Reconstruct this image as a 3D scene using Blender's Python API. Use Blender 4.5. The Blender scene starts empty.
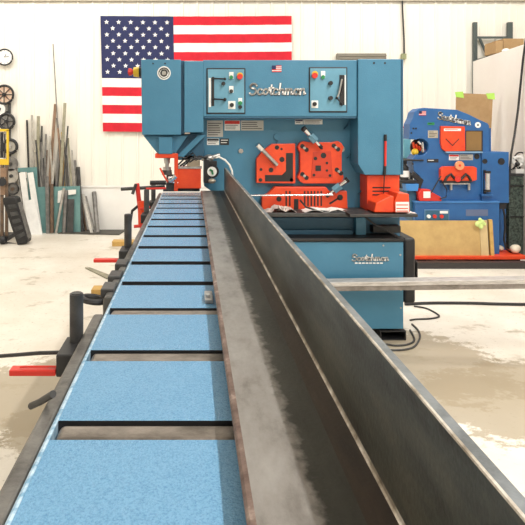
import bpy, bmesh, math, random
from mathutils import Vector, Matrix
random.seed(7)
SC = bpy.context.scene
COL = SC.collection

# ------------------------------------------------------------------ camera
H = 1.323           # eye height (m)
F = 525.0           # focal length in pixels of the 525 px frame
VX, VY = 192.0, 130.0
cam_d = bpy.data.cameras.new('camera'); cam = bpy.data.objects.new('camera', cam_d)
COL.objects.link(cam)
cam.location = (0, 0, H); cam.rotation_euler = (math.pi/2, 0, 0)
cam_d.sensor_width = 36; cam_d.lens = 36.0
cam_d.shift_x = (262.5 - VX)/525.0
cam_d.shift_y = -(262.5 - VY)/525.0
cam_d.clip_start = 0.02
SC.camera = cam

# ------------------------------------------------------------------ world, lights, exposure
SC.view_settings.view_transform = 'Standard'; SC.view_settings.look = 'None'
SC.view_settings.gamma = 1; SC.view_settings.exposure = 0.0
w = bpy.data.worlds.new('world'); SC.world = w; w.use_nodes = True
w.node_tree.nodes['Background'].inputs[0].default_value = (1, .97, .93, 1)
w.node_tree.nodes['Background'].inputs[1].default_value = 0.10

def area(name, loc, sx, sy, power, col=(1, .97, .92), rot=(0, 0, 0), spread=math.pi):
    l = bpy.data.lights.new(name, 'AREA'); l.shape = 'RECTANGLE'; l.size = sx; l.size_y = sy
    l.energy = power; l.color = col; l.spread = spread
    o = bpy.data.objects.new(name, l); o.location = loc; o.rotation_euler = rot
    COL.objects.link(o); return o
area('strip_light_key', (2.1, 0.6, 4.3), .12, 4.6, 250)
area('strip_light_behind', (0.6, -2.2, 4.3), 3.0, .5, 60, rot=(math.radians(30), 0, 0))
area('strip_light_wall_left', (-1.9, 4.3, 4.3), 3.2, .4, 125, rot=(math.radians(30), 0, 0))
area('strip_light_wall_right', (3.0, 4.9, 4.3), 1.8, .3, 75, rot=(math.radians(12), 0, 0))
area('fill_light_left', (-2.0, 2.0, 4.3), .4, 4.0, 12)  # unseen fill lamp added for the left side and edge reflections

# ------------------------------------------------------------------ materials
MATS = {}
def mat(name, col, rough=.5, metal=0, col2=None, scale=8, bump=0, bscale=60, stretch=(1, 1, 1), lo=.35, hi=.65, emit=0, coat=0, alpha=1, trans=0):
    if name in MATS: return MATS[name]
    m = bpy.data.materials.new(name); m.use_nodes = True; MATS[name] = m
    nt = m.node_tree; b = nt.nodes['Principled BSDF']
    b.inputs['Base Color'].default_value = (*col, 1); b.inputs['Roughness'].default_value = rough
    b.inputs['Metallic'].default_value = metal
    if coat: b.inputs['Coat Weight'].default_value = coat
    if trans: b.inputs['Transmission Weight'].default_value = trans
    if emit:
        b.inputs['Emission Color'].default_value = (*col, 1); b.inputs['Emission Strength'].default_value = emit
    if col2 is None: col2 = tuple(c*.86 for c in col)
    g = nt.nodes.new('ShaderNodeNewGeometry')
    mp = nt.nodes.new('ShaderNodeMapping'); mp.inputs['Scale'].default_value = stretch
    nt.links.new(g.outputs['Position'], mp.inputs['Vector'])
    n = nt.nodes.new('ShaderNodeTexNoise'); n.inputs['Scale'].default_value = scale; n.inputs['Detail'].default_value = 6
    n.inputs['Roughness'].default_value = .65
    nt.links.new(mp.outputs[0], n.inputs['Vector'])
    r = nt.nodes.new('ShaderNodeValToRGB')
    r.color_ramp.elements[0].position = lo; r.color_ramp.elements[0].color = (*col2, 1)
    r.color_ramp.elements[1].position = hi; r.color_ramp.elements[1].color = (*col, 1)
    nt.links.new(n.outputs['Fac'], r.inputs[0]); nt.links.new(r.outputs[0], b.inputs['Base Color'])
    if bump:
        n2 = nt.nodes.new('ShaderNodeTexNoise'); n2.inputs['Scale'].default_value = bscale; n2.inputs['Detail'].default_value = 4
        nt.links.new(g.outputs['Position'], n2.inputs['Vector'])
        bp = nt.nodes.new('ShaderNodeBump'); bp.inputs['Strength'].default_value = bump; bp.inputs['Distance'].default_value = .004
        nt.links.new(n2.outputs['Fac'], bp.inputs['Height']); nt.links.new(bp.outputs[0], b.inputs['Normal'])
    return m
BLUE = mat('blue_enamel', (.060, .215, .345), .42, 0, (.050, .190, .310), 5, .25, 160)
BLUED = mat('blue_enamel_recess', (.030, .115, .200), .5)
BLUE2 = mat('royal_blue_enamel', (.022, .125, .345), .42, 0, (.018, .10, .29), 5, .2, 160)
PLATE = mat('powder_blue_plate', (.140, .330, .520), .21, 0, (.080, .225, .395), 330, .6, 480, lo=.34, hi=.56)
ORANGE = mat('orange_red_enamel', (.80, .078, .016), .42, 0, (.68, .048, .014), 9)
RED = mat('red_paint', (.66, .030, .018), .45)
BLACK = mat('black_paint', (.014, .014, .016), .5)
DGREY = mat('dark_grey_steel', (.075, .075, .075), .5, .3, (.035, .035, .036), 14, .3)
RAILM = mat('rail_mill_steel', (.150, .145, .135), .45, .4, (.06, .056, .052), 16, .4)
STEEL = mat('bright_steel', (.55, .55, .54), .35, .75, (.32, .31, .30), 25)
CHROME = mat('chrome', (.75, .76, .78), .18, 1)
ALU = mat('aluminium', (.62, .60, .58), .4, .35, (.40, .37, .35), 12, .2, stretch=(1, 4, 6))
ALUD = mat('aluminium_dull_face', (.30, .27, .25), .5, .3, (.18, .16, .14), 14)
ROLL = mat('roller_steel', (.27, .235, .205), .36, .45, (.10, .085, .07), 22, .3, stretch=(.6, 1, 1))
TIN = mat('white_paint', (.86, .85, .82), .5)
WHITE = mat('white_sticker', (.88, .88, .86), .55)
PAPER = mat('paper', (.80, .78, .74), .7)
WALL = mat('cream_wall_steel', (.86, .82, .74), .5, 0, (.80, .765, .69), 1.6, lo=.2, hi=.8)
WAINS = mat('white_liner_board', (.84, .83, .80), .55, 0, (.78, .76, .73), 2)
PART_ = mat('white_partition_sheet', (.86, .82, .79), .55, 0, (.82, .77, .74), 2)
WOOD = mat('yellow_timber', (.62, .40, .12), .65, 0, (.48, .28, .08), 14, stretch=(1, 6, 1))
TAN = mat('tan_fibreboard', (.56, .38, .15), .7, 0, (.47, .31, .12), 9)
CARD = mat('cardboard', (.42, .27, .13), .75, 0, (.36, .22, .10), 12)
LIME = mat('lime_tape', (.45, .75, .12), .5)
TEAL = mat('teal_sheet', (.15, .29, .28), .5, 0, (.10, .22, .22), 6)
RUST = mat('rusty_steel', (.20, .13, .085), .6, .3, (.09, .065, .05), 16, .3)
BROWNP = mat('brown_primer_steel', (.30, .19, .12), .6, .2, (.19, .12, .08), 12)
GSTEEL = mat('grey_stock_steel', (.26, .25, .24), .5, .4, (.13, .125, .12), 14)
LSTEEL = mat('pale_stock_steel', (.52, .50, .46), .45, .4, (.33, .31, .28), 14)
OLIVE = mat('olive_stock_steel', (.36, .34, .25), .5, .3, (.22, .21, .15), 14)
NAVY = mat('navy_cloth', (.020, .026, .095), .85)
FRED = mat('red_cloth', (.62, .012, .030), .85, 0, (.52, .010, .025), 9)
FWHITE = mat('white_cloth', (.86, .84, .82), .85)
MATG = mat('grey_floor_plate', (.105, .100, .085), .6, .2, (.065, .062, .052), 7)
GREEN = mat('dark_green_hammertone', (.085, .115, .095), .45, 0, (.018, .028, .023), 38, .6, 60, lo=.42, hi=.58)
YEL = mat('yellow_paint', (.75, .50, .03), .45)
CREAM = mat('cream_wheel_disc', (.72, .60, .48), .5, 0, (.55, .30, .18), 22)
GREENB = mat('green_button', (.02, .25, .08), .35)
PEACH = mat('peach_disc', (.82, .34, .16), .45)
RACK = mat('grey_green_rack_paint', (.070, .090, .090), .5)
BROWN = mat('brown_interior', (.26, .15, .05), .7)
LBLUE = mat('light_teal_plastic', (.20, .50, .60), .45)

# floor: pale concrete with brown dirt patches of their own shape
FLOOR = mat('worn_concrete', (.74, .70, .62), .42)
def floor_nodes():
    nt = FLOOR.node_tree; b = nt.nodes['Principled BSDF']; L = nt.links
    for l in list(b.inputs['Base Color'].links): L.remove(l)
    g = nt.nodes.new('ShaderNodeNewGeometry')
    def noise(s, d=8, ro=.65, st=(1, 1, 1)):
        m = nt.nodes.new('ShaderNodeMapping'); m.inputs['Scale'].default_value = st
        L.new(g.outputs['Position'], m.inputs[0])
        n = nt.nodes.new('ShaderNodeTexNoise'); n.inputs['Scale'].default_value = s; n.inputs['Detail'].default_value = d; n.inputs['Roughness'].default_value = ro
        L.new(m.outputs[0], n.inputs['Vector']); return n.outputs['Fac']
    def ramp(f, p0, c0, p1, c1):
        r = nt.nodes.new('ShaderNodeValToRGB'); e = r.color_ramp.elements
        e[0].position = p0; e[0].color = (*c0, 1); e[1].position = p1; e[1].color = (*c1, 1); L.new(f, r.inputs[0]); return r.outputs[0]
    def mix(f, a, c):
        m = nt.nodes.new('ShaderNodeMix'); m.data_type = 'RGBA'
        L.new(f, m.inputs[0]); L.new(a, m.inputs[6])
        if isinstance(c, tuple): m.inputs[7].default_value = (*c, 1)
        else: L.new(c, m.inputs[7])
        return m.outputs[2]
    base = ramp(noise(1.3), .3, (.62, .56, .47), .7, (.80, .77, .70))
    blot = ramp(noise(2.6, 10, .7, (1, 1.6, 1)), .57, (0, 0, 0), .67, (.75,)*3)
    c = mix(blot, base, (.30, .245, .16))
    def patch(cx, cy, rad, c, n2):
        v = nt.nodes.new('ShaderNodeVectorMath'); v.operation = 'DISTANCE'; L.new(g.outputs['Position'], v.inputs[0]); v.inputs[1].default_value = (cx, cy, 0)
        a = nt.nodes.new('ShaderNodeMath'); a.operation = 'MULTIPLY_ADD'; L.new(n2, a.inputs[0]); a.inputs[1].default_value = -1.3*rad*1.6; L.new(v.outputs['Value'], a.inputs[2])
        return mix(ramp(a.outputs[0], max(0, rad*.0), (.8,)*3, rad*.15, (0, 0, 0)), c, (.33, .27, .18))
    nn = noise(9, 9, .76, (1, 1.4, 1))
    for (cx, cy, rad) in ((1.28, 3.0, .42), (1.45, 2.55, .30), (-.80, 2.62, .34), (-.62, 2.35, .2), (1.75, 2.8, .2)): c = patch(cx, cy, rad, c, nn)
    speck = ramp(noise(34, 4, .7), .60, (0, 0, 0), .70, (.75,)*3)
    c = mix(speck, c, (.34, .29, .22))
    L.new(c, b.inputs['Base Color'])
floor_nodes()

# heavy angle: mill scale with grey wear, rusty toe; root shade and reflection painted in
def steel_beam(name, cols, stops, scale, stretch, rough, metal, spk=0):
    m = bpy.data.materials.new(name); m.use_nodes = True; nt = m.node_tree; b = nt.nodes['Principled BSDF']; L = nt.links
    b.inputs['Roughness'].default_value = rough; b.inputs['Metallic'].default_value = metal
    g = nt.nodes.new('ShaderNodeNewGeometry'); mp = nt.nodes.new('ShaderNodeMapping'); mp.inputs['Scale'].default_value = stretch
    L.new(g.outputs['Position'], mp.inputs[0])
    n = nt.nodes.new('ShaderNodeTexNoise'); n.inputs['Scale'].default_value = scale; n.inputs['Detail'].default_value = 9; n.inputs['Roughness'].default_value = .68
    L.new(mp.outputs[0], n.inputs['Vector'])
    r = nt.nodes.new('ShaderNodeValToRGB'); els = r.color_ramp.elements
    while len(els) < len(cols): els.new(.5)
    for e, c, s in zip(els, cols, stops): e.position = s; e.color = (*c, 1)
    L.new(n.outputs['Fac'], r.inputs[0]); L.new(r.outputs[0], b.inputs['Base Color'])
    n2 = nt.nodes.new('ShaderNodeTexNoise'); n2.inputs['Scale'].default_value = 140; n2.inputs['Detail'].default_value = 5
    L.new(g.outputs['Position'], n2.inputs['Vector'])
    bp = nt.nodes.new('ShaderNodeBump'); bp.inputs['Strength'].default_value = .25; bp.inputs['Distance'].default_value = .002
    L.new(n2.outputs['Fac'], bp.inputs['Height']); L.new(bp.outputs[0], b.inputs['Normal'])
    return m
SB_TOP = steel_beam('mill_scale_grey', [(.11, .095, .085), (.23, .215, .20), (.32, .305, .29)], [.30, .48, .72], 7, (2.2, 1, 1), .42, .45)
def root_shade_band():                                   # mill scale darkened along the root to deepen the upright leg's shadow, ragged border
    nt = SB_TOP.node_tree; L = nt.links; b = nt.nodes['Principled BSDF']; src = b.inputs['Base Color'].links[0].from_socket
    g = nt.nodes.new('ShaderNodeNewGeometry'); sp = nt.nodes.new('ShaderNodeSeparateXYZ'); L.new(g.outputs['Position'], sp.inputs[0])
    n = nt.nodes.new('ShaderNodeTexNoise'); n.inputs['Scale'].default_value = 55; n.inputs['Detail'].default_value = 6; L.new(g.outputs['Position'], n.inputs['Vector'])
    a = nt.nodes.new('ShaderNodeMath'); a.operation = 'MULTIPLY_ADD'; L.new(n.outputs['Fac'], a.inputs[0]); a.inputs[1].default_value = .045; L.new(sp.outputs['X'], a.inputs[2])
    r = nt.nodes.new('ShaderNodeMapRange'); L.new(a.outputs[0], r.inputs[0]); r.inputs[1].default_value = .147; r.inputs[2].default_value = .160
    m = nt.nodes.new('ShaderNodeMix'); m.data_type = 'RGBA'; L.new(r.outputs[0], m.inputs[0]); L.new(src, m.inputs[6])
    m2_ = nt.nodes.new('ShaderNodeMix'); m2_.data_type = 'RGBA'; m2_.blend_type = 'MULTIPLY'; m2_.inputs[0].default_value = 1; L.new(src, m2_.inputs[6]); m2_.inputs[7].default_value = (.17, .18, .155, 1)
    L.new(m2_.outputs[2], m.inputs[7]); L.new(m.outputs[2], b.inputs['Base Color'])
root_shade_band()
SB_WALL = steel_beam('mill_scale_dark', [(.030, .024, .016), (.064, .066, .055), (.125, .115, .088)], [.36, .50, .68], 6, (1, .7, 3), .42, .4)
SB_ROOT = steel_beam('mill_scale_brown_reflection', [(.014, .010, .008), (.036, .024, .016), (.065, .042, .026)], [.32, .52, .75], 6, (4, .7, 1), .5, .3)  # brown band carries the reflection along the root as colour
SB_EDGE = steel_beam('worn_bright_edge', [(.14, .11, .075), (.36, .31, .25), (.66, .62, .56)], [.36, .5, .66], 16, (1, 1.5, 1), .38, .3)
SB_TIP = steel_beam('worn_grey_edge', [(.07, .078, .082), (.14, .155, .165), (.22, .235, .245)], [.36, .5, .68], 12, (1, 1, 1), .42, .4)
SB_RUSTE = steel_beam('rusty_toe_edge', [(.07, .038, .028), (.17, .115, .095), (.46, .38, .33)], [.36, .54, .72], 18, (1, 1, 1), .5, .3)

# ------------------------------------------------------------------ helpers
def P(px, py, Y): return Vector(((px-VX)*Y/F, Y, H-(py-VY)*Y/F))

class MB:
    def __init__(s): s.bm = bmesh.new(); s.mi = 0
    def _f(s, vs):
        try:
            f = s.bm.faces.new(vs); f.material_index = s.mi; return f
        except ValueError: return None
    def box(s, x0, x1, y0, y1, z0, z1, M=None):
        c = [Vector((x, y, z)) for x in (x0, x1) for y in (y0, y1) for z in (z0, z1)]
        if M: c = [M @ v for v in c]
        v = [s.bm.verts.new(q) for q in c]
        for f in ((0, 1, 3, 2), (4, 6, 7, 5), (0, 4, 5, 1), (2, 3, 7, 6), (0, 2, 6, 4), (1, 5, 7, 3)): s._f([v[i] for i in f])
        return s
    def pbox(s, a, b, c, d, Y, dep):            # front face outline a,b,c,d = left, top, right, bottom
        p, q = P(a, b, Y), P(c, d, Y); return s.box(p.x, q.x, Y, Y+dep, q.z, p.z)
    def prism(s, pts, y0, y1):                  # pts (x, z)
        a = [s.bm.verts.new((x, y0, z)) for x, z in pts]; b = [s.bm.verts.new((x, y1, z)) for x, z in pts]
        s._f(a); s._f(b[::-1]); n = len(pts)
        for i in range(n): s._f([a[i], b[i], b[(i+1) % n], a[(i+1) % n]])
        return s
    def ppoly(s, pts, Y, dep): return s.prism([(P(x, y, Y).x, P(x, y, Y).z) for x, y in pts], Y, Y+dep)
    def cyl(s, p0, p1, r0, r1=None, n=20, cap=True):
        p0, p1 = Vector(p0), Vector(p1); r1 = r0 if r1 is None else r1
        d = (p1-p0).normalized(); u = d.orthogonal().normalized(); v = d.cross(u)
        A = []; B = []
        for i in range(n):
            t = 2*math.pi*i/n; k = u*math.cos(t)+v*math.sin(t)
            A.append(s.bm.verts.new(p0+k*r0)); B.append(s.bm.verts.new(p1+k*r1))
        for i in range(n): s._f([A[i], A[(i+1) % n], B[(i+1) % n], B[i]])
        if cap: s._f(A[::-1]); s._f(B)
        return s
    def disc(s, px, py, Y, rpx, dep, n=24):     # round button facing the viewer side, front at Y
        c = P(px, py, Y); return s.cyl(c, c+Vector((0, dep, 0)), rpx*Y/F, n=n)
    def tube(s, pts, r, n=8, closed=False):
        pts = [Vector(p) for p in pts]; rings = []
        for i, p in enumerate(pts):
            a = pts[i-1] if (i or closed) else p; b = pts[(i+1) % len(pts)] if (i < len(pts)-1 or closed) else p
            d = (b-a).normalized(); ref = Vector((0, 0, 1)) if abs(d.z) < .9 else Vector((1, 0, 0))
            u = d.cross(ref).normalized(); v = d.cross(u)
            rings.append([s.bm.verts.new(p+(u*math.cos(2*math.pi*k/n)+v*math.sin(2*math.pi*k/n))*r) for k in range(n)])
        m = len(rings)
        for i in range(m if closed else m-1):
            A, B = rings[i], rings[(i+1) % m]
            for k in range(n): s._f([A[k], A[(k+1) % n], B[(k+1) % n], B[k]])
        if not closed: s._f(rings[0][::-1]); s._f(rings[-1])
        return s
    def sphere(s, c, r, seg=16, sc=(1, 1, 1)):
        M = Matrix.Translation(Vector(c)) @ Matrix.Diagonal((r*sc[0], r*sc[1], r*sc[2], 1))
        o = bmesh.ops.create_uvsphere(s.bm, u_segments=seg, v_segments=max(6, seg//2), radius=1, matrix=M)
        for v in o['verts']:
            for f in v.link_faces: f.material_index = s.mi
        return s
    def ring(s, c, R, r, axis=(0, 1, 0), n=28, m=8):
        a = Vector(axis).normalized(); u = a.orthogonal().normalized(); v = a.cross(u); c = Vector(c)
        return s.tube([c+(u*math.cos(2*math.pi*i/n)+v*math.sin(2*math.pi*i/n))*R for i in range(n)], r, m, True)
    def ribbon(s, pts, wd, y0, y1):             # flat stroke in the XZ plane
        for (a, b) in zip(pts, pts[1:]):
            d = Vector((b[0]-a[0], b[1]-a[1])); L = d.length
            if L < 1e-7: continue
            d /= L; n = Vector((-d.y, d.x))*wd/2; e = d*wd*.35
            q = [(a[0]-e.x+n.x, a[1]-e.y+n.y), (a[0]-e.x-n.x, a[1]-e.y-n.y), (b[0]+e.x-n.x, b[1]+e.y-n.y), (b[0]+e.x+n.x, b[1]+e.y+n.y)]
            s.prism(q, y0, y1)
        return s
    def build(s, name, mats, parent=None, root=None, bevel=0, smooth=False, loc=None, seg=2):
        bmesh.ops.recalc_face_normals(s.bm, faces=s.bm.faces)
        off = Vector((0, 0, 0))
        if parent is not None:
            p = parent
            while p is not None: off += Vector(p.location); p = p.parent
        elif loc is not None: off = Vector(loc)
        else:
            vs = [v.co for v in s.bm.verts]
            off = Vector((sum(v.x for v in vs)/len(vs), sum(v.y for v in vs)/len(vs), min(v.z for v in vs)))
        for v in s.bm.verts: v.co -= off
        me = bpy.data.meshes.new(name); s.bm.to_mesh(me); s.bm.free()
        for m in (mats if isinstance(mats, (list, tuple)) else [mats]): me.materials.append(m)
        if smooth:
            for f in me.polygons: f.use_smooth = True
            try: me.set_sharp_from_angle(angle=math.radians(38))
            except Exception: pass
        o = bpy.data.objects.new(name, me); COL.objects.link(o)
        if parent is not None: o.parent = parent
        else: o.location = off
        if bevel:
            b = o.modifiers.new('bevel', 'BEVEL'); b.width = bevel; b.segments = seg; b.limit_method = 'ANGLE'; b.angle_limit = math.radians(35)
            b.harden_normals = False
        return o

def thing(name, loc, label, cat, group=None):
    o = bpy.data.objects.new(name, None); COL.objects.link(o); o.location = loc; o.empty_display_size = .05
    o['label'] = label; o['category'] = cat
    if group: o['group'] = group
    return o
def tag(o, label, cat, group=None):
    o['label'] = label; o['category'] = cat
    if group: o['group'] = group
    return o
def struct(o): o['kind'] = 'structure'; return o

# brush-script word, strokes in unit cap height
def arc(cx, cy, rx, ry, a0, a1, n=8):
    return [(cx+rx*math.cos(math.radians(a0+(a1-a0)*i/n)), cy+ry*math.sin(math.radians(a0+(a1-a0)*i/n))) for i in range(n+1)]
GL = {
 'S': (.74, [arc(.38, .76, .26, .22, 10, 215)+arc(.36, .27, .28, .27, 60, -150)]),
 'c': (.46, [arc(.24, .26, .19, .25, 45, 320)+[(.50, .10)]]),
 'o': (.50, [arc(.25, .27, .19, .24, 90, 450), [(.38, .42), (.56, .40)]]),
 't': (.36, [[(.20, .86), (.16, .12), (.24, .02), (.40, .08)], [(.02, .58), (.40, .60)]]),
 'h': (.52, [[(.10, 1.0), (.08, 0)], [(.09, .30), (.20, .48), (.34, .48), (.38, .36), (.37, .06), (.52, .06)]]),
 'm': (.74, [[(.08, .52), (.07, 0)], [(.08, .34), (.18, .50), (.28, .50), (.32, .36), (.31, 0)], [(.32, .34), (.43, .50), (.54, .50), (.58, .36), (.57, .06), (.72, .06)]]),
 'a': (.52, [arc(.24, .26, .18, .24, 60, 400), [(.42, .50), (.40, .08), (.52, .06)]]),
 'n': (.50, [[(.08, .52), (.07, 0)], [(.08, .34), (.20, .50), (.34, .50), (.38, .36), (.37, .04), (.50, .10)]]),
}
def script_word(word, Y, x0, yb, x1, cap, parent, name, mats=None, wd=.15, tilt=0, y_off=0.0):
    """word from pixel x0 to x1 with its baseline at yb and cap height in pixels; on a face at depth Y"""
    tot = sum(GL[c][0] for c in word); sx = (x1-x0)/tot
    lay = []
    cx = 0
    for ch in word:
        adv, sts = GL[ch]
        for st in sts:
            q = []
            for (u, v) in st:
                X = x0+(cx+u)*sx+.22*v*cap*.5; Yp = yb-v*cap+tilt*(X-x0)
                p = P(X, Yp, Y); q.append((p.x, p.z))
            lay.append(q)
        cx += adv
    k = cap*Y/F
    m = MB()
    for q in lay: m.ribbon([(a+.002*k/.07, b-.003*k/.07) for a, b in q], wd*k*1.25, Y-.004, Y+.002)
    back = m.build(name+'_shadow_outline', BLACK, parent)
    m = MB()
    for q in lay: m.ribbon(q, wd*k, Y-.008, Y-.004)
    return m.build(name, mats or WHITE, parent)

# ================================================================== SETTING
m = MB(); m.box(-3.4, 5.2, -3.6, 7.1, -.12, 0)
struct(m.build('floor', FLOOR))
m = MB(); m.box(-3.4, 5.2, -3.6, 7.1, 4.6, 4.7)
struct(m.build('ceiling', mat('ceiling_white', (.78, .76, .72), .7)))
m = MB()                                             # ribbed steel back wall, ribs run up
YW = 6.94; ZK = .575
pts = []; x = -3.3; pitch = .197
while x < 5.1:
    pts += [(x, 0), (x+.010, -.014), (x+.030, -.014), (x+.040, 0), (x+.100, 0), (x+.105, -.003), (x+.112, -.003), (x+.117, 0)]; x += pitch
pts.append((x, 0))
a = [m.bm.verts.new((px, YW+py, ZK)) for px, py in pts]; b = [m.bm.verts.new((px, YW+py, 4.6)) for px, py in pts]
for i in range(len(pts)-1): m._f([a[i], a[i+1], b[i+1], b[i]])
m.box(-3.3, 5.1, YW+.002, YW+.1, 0, 4.6)
struct(m.build('wall_back', WALL))
m = MB(); m.box(-3.3, 5.1, YW-.02, YW+.001, 0, ZK)
struct(m.build('baseboard_back', WAINS))
m = MB(); m.box(-3.3, 5.1, YW-.032, YW-.0205, ZK-.008, ZK+.014)
struct(m.build('trim_1', WAINS))
m = MB(); m.box(-3.3, 5.1, YW-.05, YW-.02, H+1.695, H+1.75)
struct(m.build('trim_2', mat('eave_trim', (.45, .40, .32), .6)))
m = MB(); m.box(-3.5, -3.3, -3.6, 7.1, 0, 4.7); struct(m.build('wall_left', WALL))
m = MB(); m.box(5.1, 5.25, -3.6, 7.1, 0, 4.7); struct(m.build('wall_right', WALL))
m = MB(); m.box(-3.4, 5.2, -3.7, -3.58, 0, 4.7); struct(m.build('wall_behind', WALL))
# partition at right: white sheet wall with a sloping top
m = MB()
p0 = Vector((3.66, 6.84)); p1 = Vector((3.455, 5.46)); p2 = p1+(p1-p0)*1.9
nrm = Vector((.02, 0))
def wallq(a, b, za, zb):
    vs = [(a.x, a.y, 0), (b.x, b.y, 0), (b.x, b.y, zb), (a.x, a.y, za)]
    A = [m.bm.verts.new(v) for v in vs]; B = [m.bm.verts.new((v[0]+.02, v[1], v[2])) for v in vs]
    m._f(A); m._f(B[::-1])
    for i in range(4): m._f([A[i], B[i], B[(i+1) % 4], A[(i+1) % 4]])
wallq(p0, p2, 2.215, 2.215)
struct(m.build('wall_partition', PART_))

# ================================================================== FEED TABLE
HP = .428; ZP = H-HP                                 # top of blue plates
tb = thing('feed_table', (0, 1.6, 0), 'long feed table of blue plates with steel cross bars between, running to the blue ironworker', 'feed table')
gro = [(-.20, -.245), (.04, -.005), (.275, .23), (.5155, .468), (.7505, .704), (.991, .944), (1.225, 1.182), (1.44, 1.405), (1.661, 1.619), (1.88, 1.838), (2.077, 2.035), (2.279, 2.239), (2.459, 2.419), (2.628, 2.590), (2.81, 2.772), (2.985, 2.947), (3.17, 3.132), (3.345, 3.307)]
XL, XR = -.2045, .225
gro = [(a*1.03, b*1.03) for a, b in gro[:-1]]+[(3.42, 3.385), (3.64, 3.605)]
for y in (.1, .9, 1.7, 2.5, 3.3):
    m = MB(); m.box(.08, .20, y, y+.03, ZP, H-.390-.0155)
    m.build('support_block', DGREY, tb)
for i in range(len(gro)-1):
    y0, y1 = gro[i][0], gro[i+1][1]
    m = MB(); m.prism([(XL+.0076, ZP-.05), (XL+.0078, ZP), (XR if y1 < 3.4 else .09, ZP), (XR if y1 < 3.4 else .09, ZP-.05)], y0, y1)
    m.bm.faces.ensure_lookup_table(); m.bm.faces[0].material_index = 1; m.bm.faces[1].material_index = 1
    m.build('plate', [PLATE, BLACK], tb)
for i, (yf, yn) in enumerate(gro):
    m = MB(); c = (yf+yn)/2; r = (yf-yn)/2-.003
    m.box(XL+.012, XR-.005 if yn < 3.3 else .085, yn+.003, yf-(.003 if yn < 1.3 else .005), ZP-.045, ZP-(.0025 if yn < 1.3 else .009))
    m.build('cross_bar', ROLL, tb, bevel=.009, seg=4, smooth=True)
m = MB(); m.prism([(XL-.002, ZP-.045), (XL-.002, ZP-.007), (XL, ZP-.0025), (XL+.004, ZP+.0002), (XL+.0075, ZP+.0002), (XL+.0075, ZP-.045)], -.3, 3.60)
m.build('edge_strip', mat('worn_edge_highlight', (.42, .58, .72), .25, .1, (.14, .31, .47), 60, lo=.38, hi=.58), tb)  # worn edge coloured paler to carry its glossy highlight
m = MB()
for y in (0.35, 1.3, 2.3, 3.2): m.box(XL+.005, XR-.005, y, y+.05, ZP-.14, ZP-.055)
m.box(XL+.002, XL+.03, -.3, 3.42, ZP-.15, ZP-.052); m.box(XR-.03, XR-.002, -.3, 3.42, ZP-.15, ZP-.052)
m.build('frame', DGREY, tb)
for (x, y) in ((-.16, .2), (.19, .2), (-.16, 2.0), (.19, 2.0), (-.16, 3.1), (.19, 3.1)):
    m = MB(); m.box(x-.025, x+.025, y-.025, y+.025, 0.012, ZP-.12); m.box(x-.05, x+.05, y-.05, y+.05, 0, .012)
    m.build('leg', DGREY, tb)
# side rails left of the plates
for (y0, y1, w_) in ((-.3, 1.235, .030), (1.36, 3.60, .027)):
    m = MB()
    m.prism([(XL-.003, ZP-.075), (XL-.003, ZP-.004), (XL-w_+.006, ZP-.004), (XL-w_, ZP-.012), (XL-w_, ZP-.075)], y0, y1)
    m.build('side_rail', RAILM, tb, bevel=.004)
for y in (1.40, 1.52, 1.66):                          # small rail brackets
    m = MB(); m.box(XL-.040, XL-.004, y, y+.07, ZP-.02, ZP+.004)
    m.build('rail_bracket', DGREY, tb, bevel=.003)
m = MB(); m.ring((XL-.058, 1.395, ZP-.022), .030, .008, (.15, .1, 1), n=28)
m.build('band_handle', BLACK, tb, smooth=True)
m = MB(); m.tube([P(31, 406, .86), P(40, 402, .84), P(53, 394, .80)], .0055, 10)
m.build('clamp_lever', BLACK, tb, smooth=True)
# stop brackets with posts
for k, (Y, ph, full) in enumerate(((1.07, 58, 1), (1.97, 30, 1), (2.80, 22, 0), (3.30, 16, 0))):
    m = MB()
    xe = XL-.034; zb = ZP-.022
    m.box(xe-.034, xe, Y-.02, Y+.075, zb-.045, zb)
    br = m.build('stop_bracket', BLACK, tb, bevel=.003)
    m = MB(); h_ = .101 if k == 0 else .125
    m.cyl((xe-.008, Y+.05, zb), (xe-.008, Y+.05, zb+h_), .0145, n=28)
    m.cyl((xe-.008, Y+.05, zb+h_-.001), (xe-.008, Y+.05, zb+h_+.002), .0112, n=28)
    m.build('stop_post', DGREY, br, smooth=True)
    if full:
        m = MB(); m.box(xe-.128, xe-.035, Y-.02, Y+.004, zb-.043, zb-.031)
        m.build('stop_arm', RED, br, bevel=.002)

# small bright bracket on plate beside the angle
m = MB(); c = P(211, 290, 218/(295-130)); m.box(c.x-.016, c.x+.004, 1.29, 1.36, ZP+.0005, ZP+.012); m.cyl((c.x-.008, 1.31, ZP+.012), (c.x-.008, 1.31, ZP+.02), .006)
tag(m.build('clamp_block', STEEL, bevel=.002), 'small bright steel block on a blue plate against the steel angle', 'clamp')

# ================================================================== STEEL ANGLE
zt = H-.390; T = .0155; zb = zt-T; XA = .055; XB = .2073; XC = XB+T; ztop = H-.2428
prof = [(XA+.001, zb), (XA, zt-.004), (XA+.003, zt-.0008), (XA+.009, zt), (XA+.082, zt), (XB-.034, zt), (XB-.003, zt+.0008), (XB-.001, zt+.003), (XB, zt+.007),
        (XB, ztop-.002), (XB+.0006, ztop-.0004), (XB+.0028, ztop), (XC-.003, ztop), (XC, ztop-.004), (XC, zb+.004), (XC-.004, zb)]
mi = [4, 4, 4, 0, 0, 2, 3, 3, 1, 3, 3, 5, 5, 1, 1, 1]
m = MB()
Y0, Y1 = -.35, 3.38
NS = 40
rows = []
for j in range(NS+1):
    y = Y0+(Y1-Y0)*j/NS
    rows.append([m.bm.verts.new((x, y, z)) for x, z in prof])
n = len(prof)
for j in range(NS):
    for i in range(n):
        m.mi = mi[i]; m._f([rows[j][i], rows[j][(i+1) % n], rows[j+1][(i+1) % n], rows[j+1][i]])
m.mi = 1; m._f(rows[0]); m._f(rows[-1][::-1])
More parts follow.
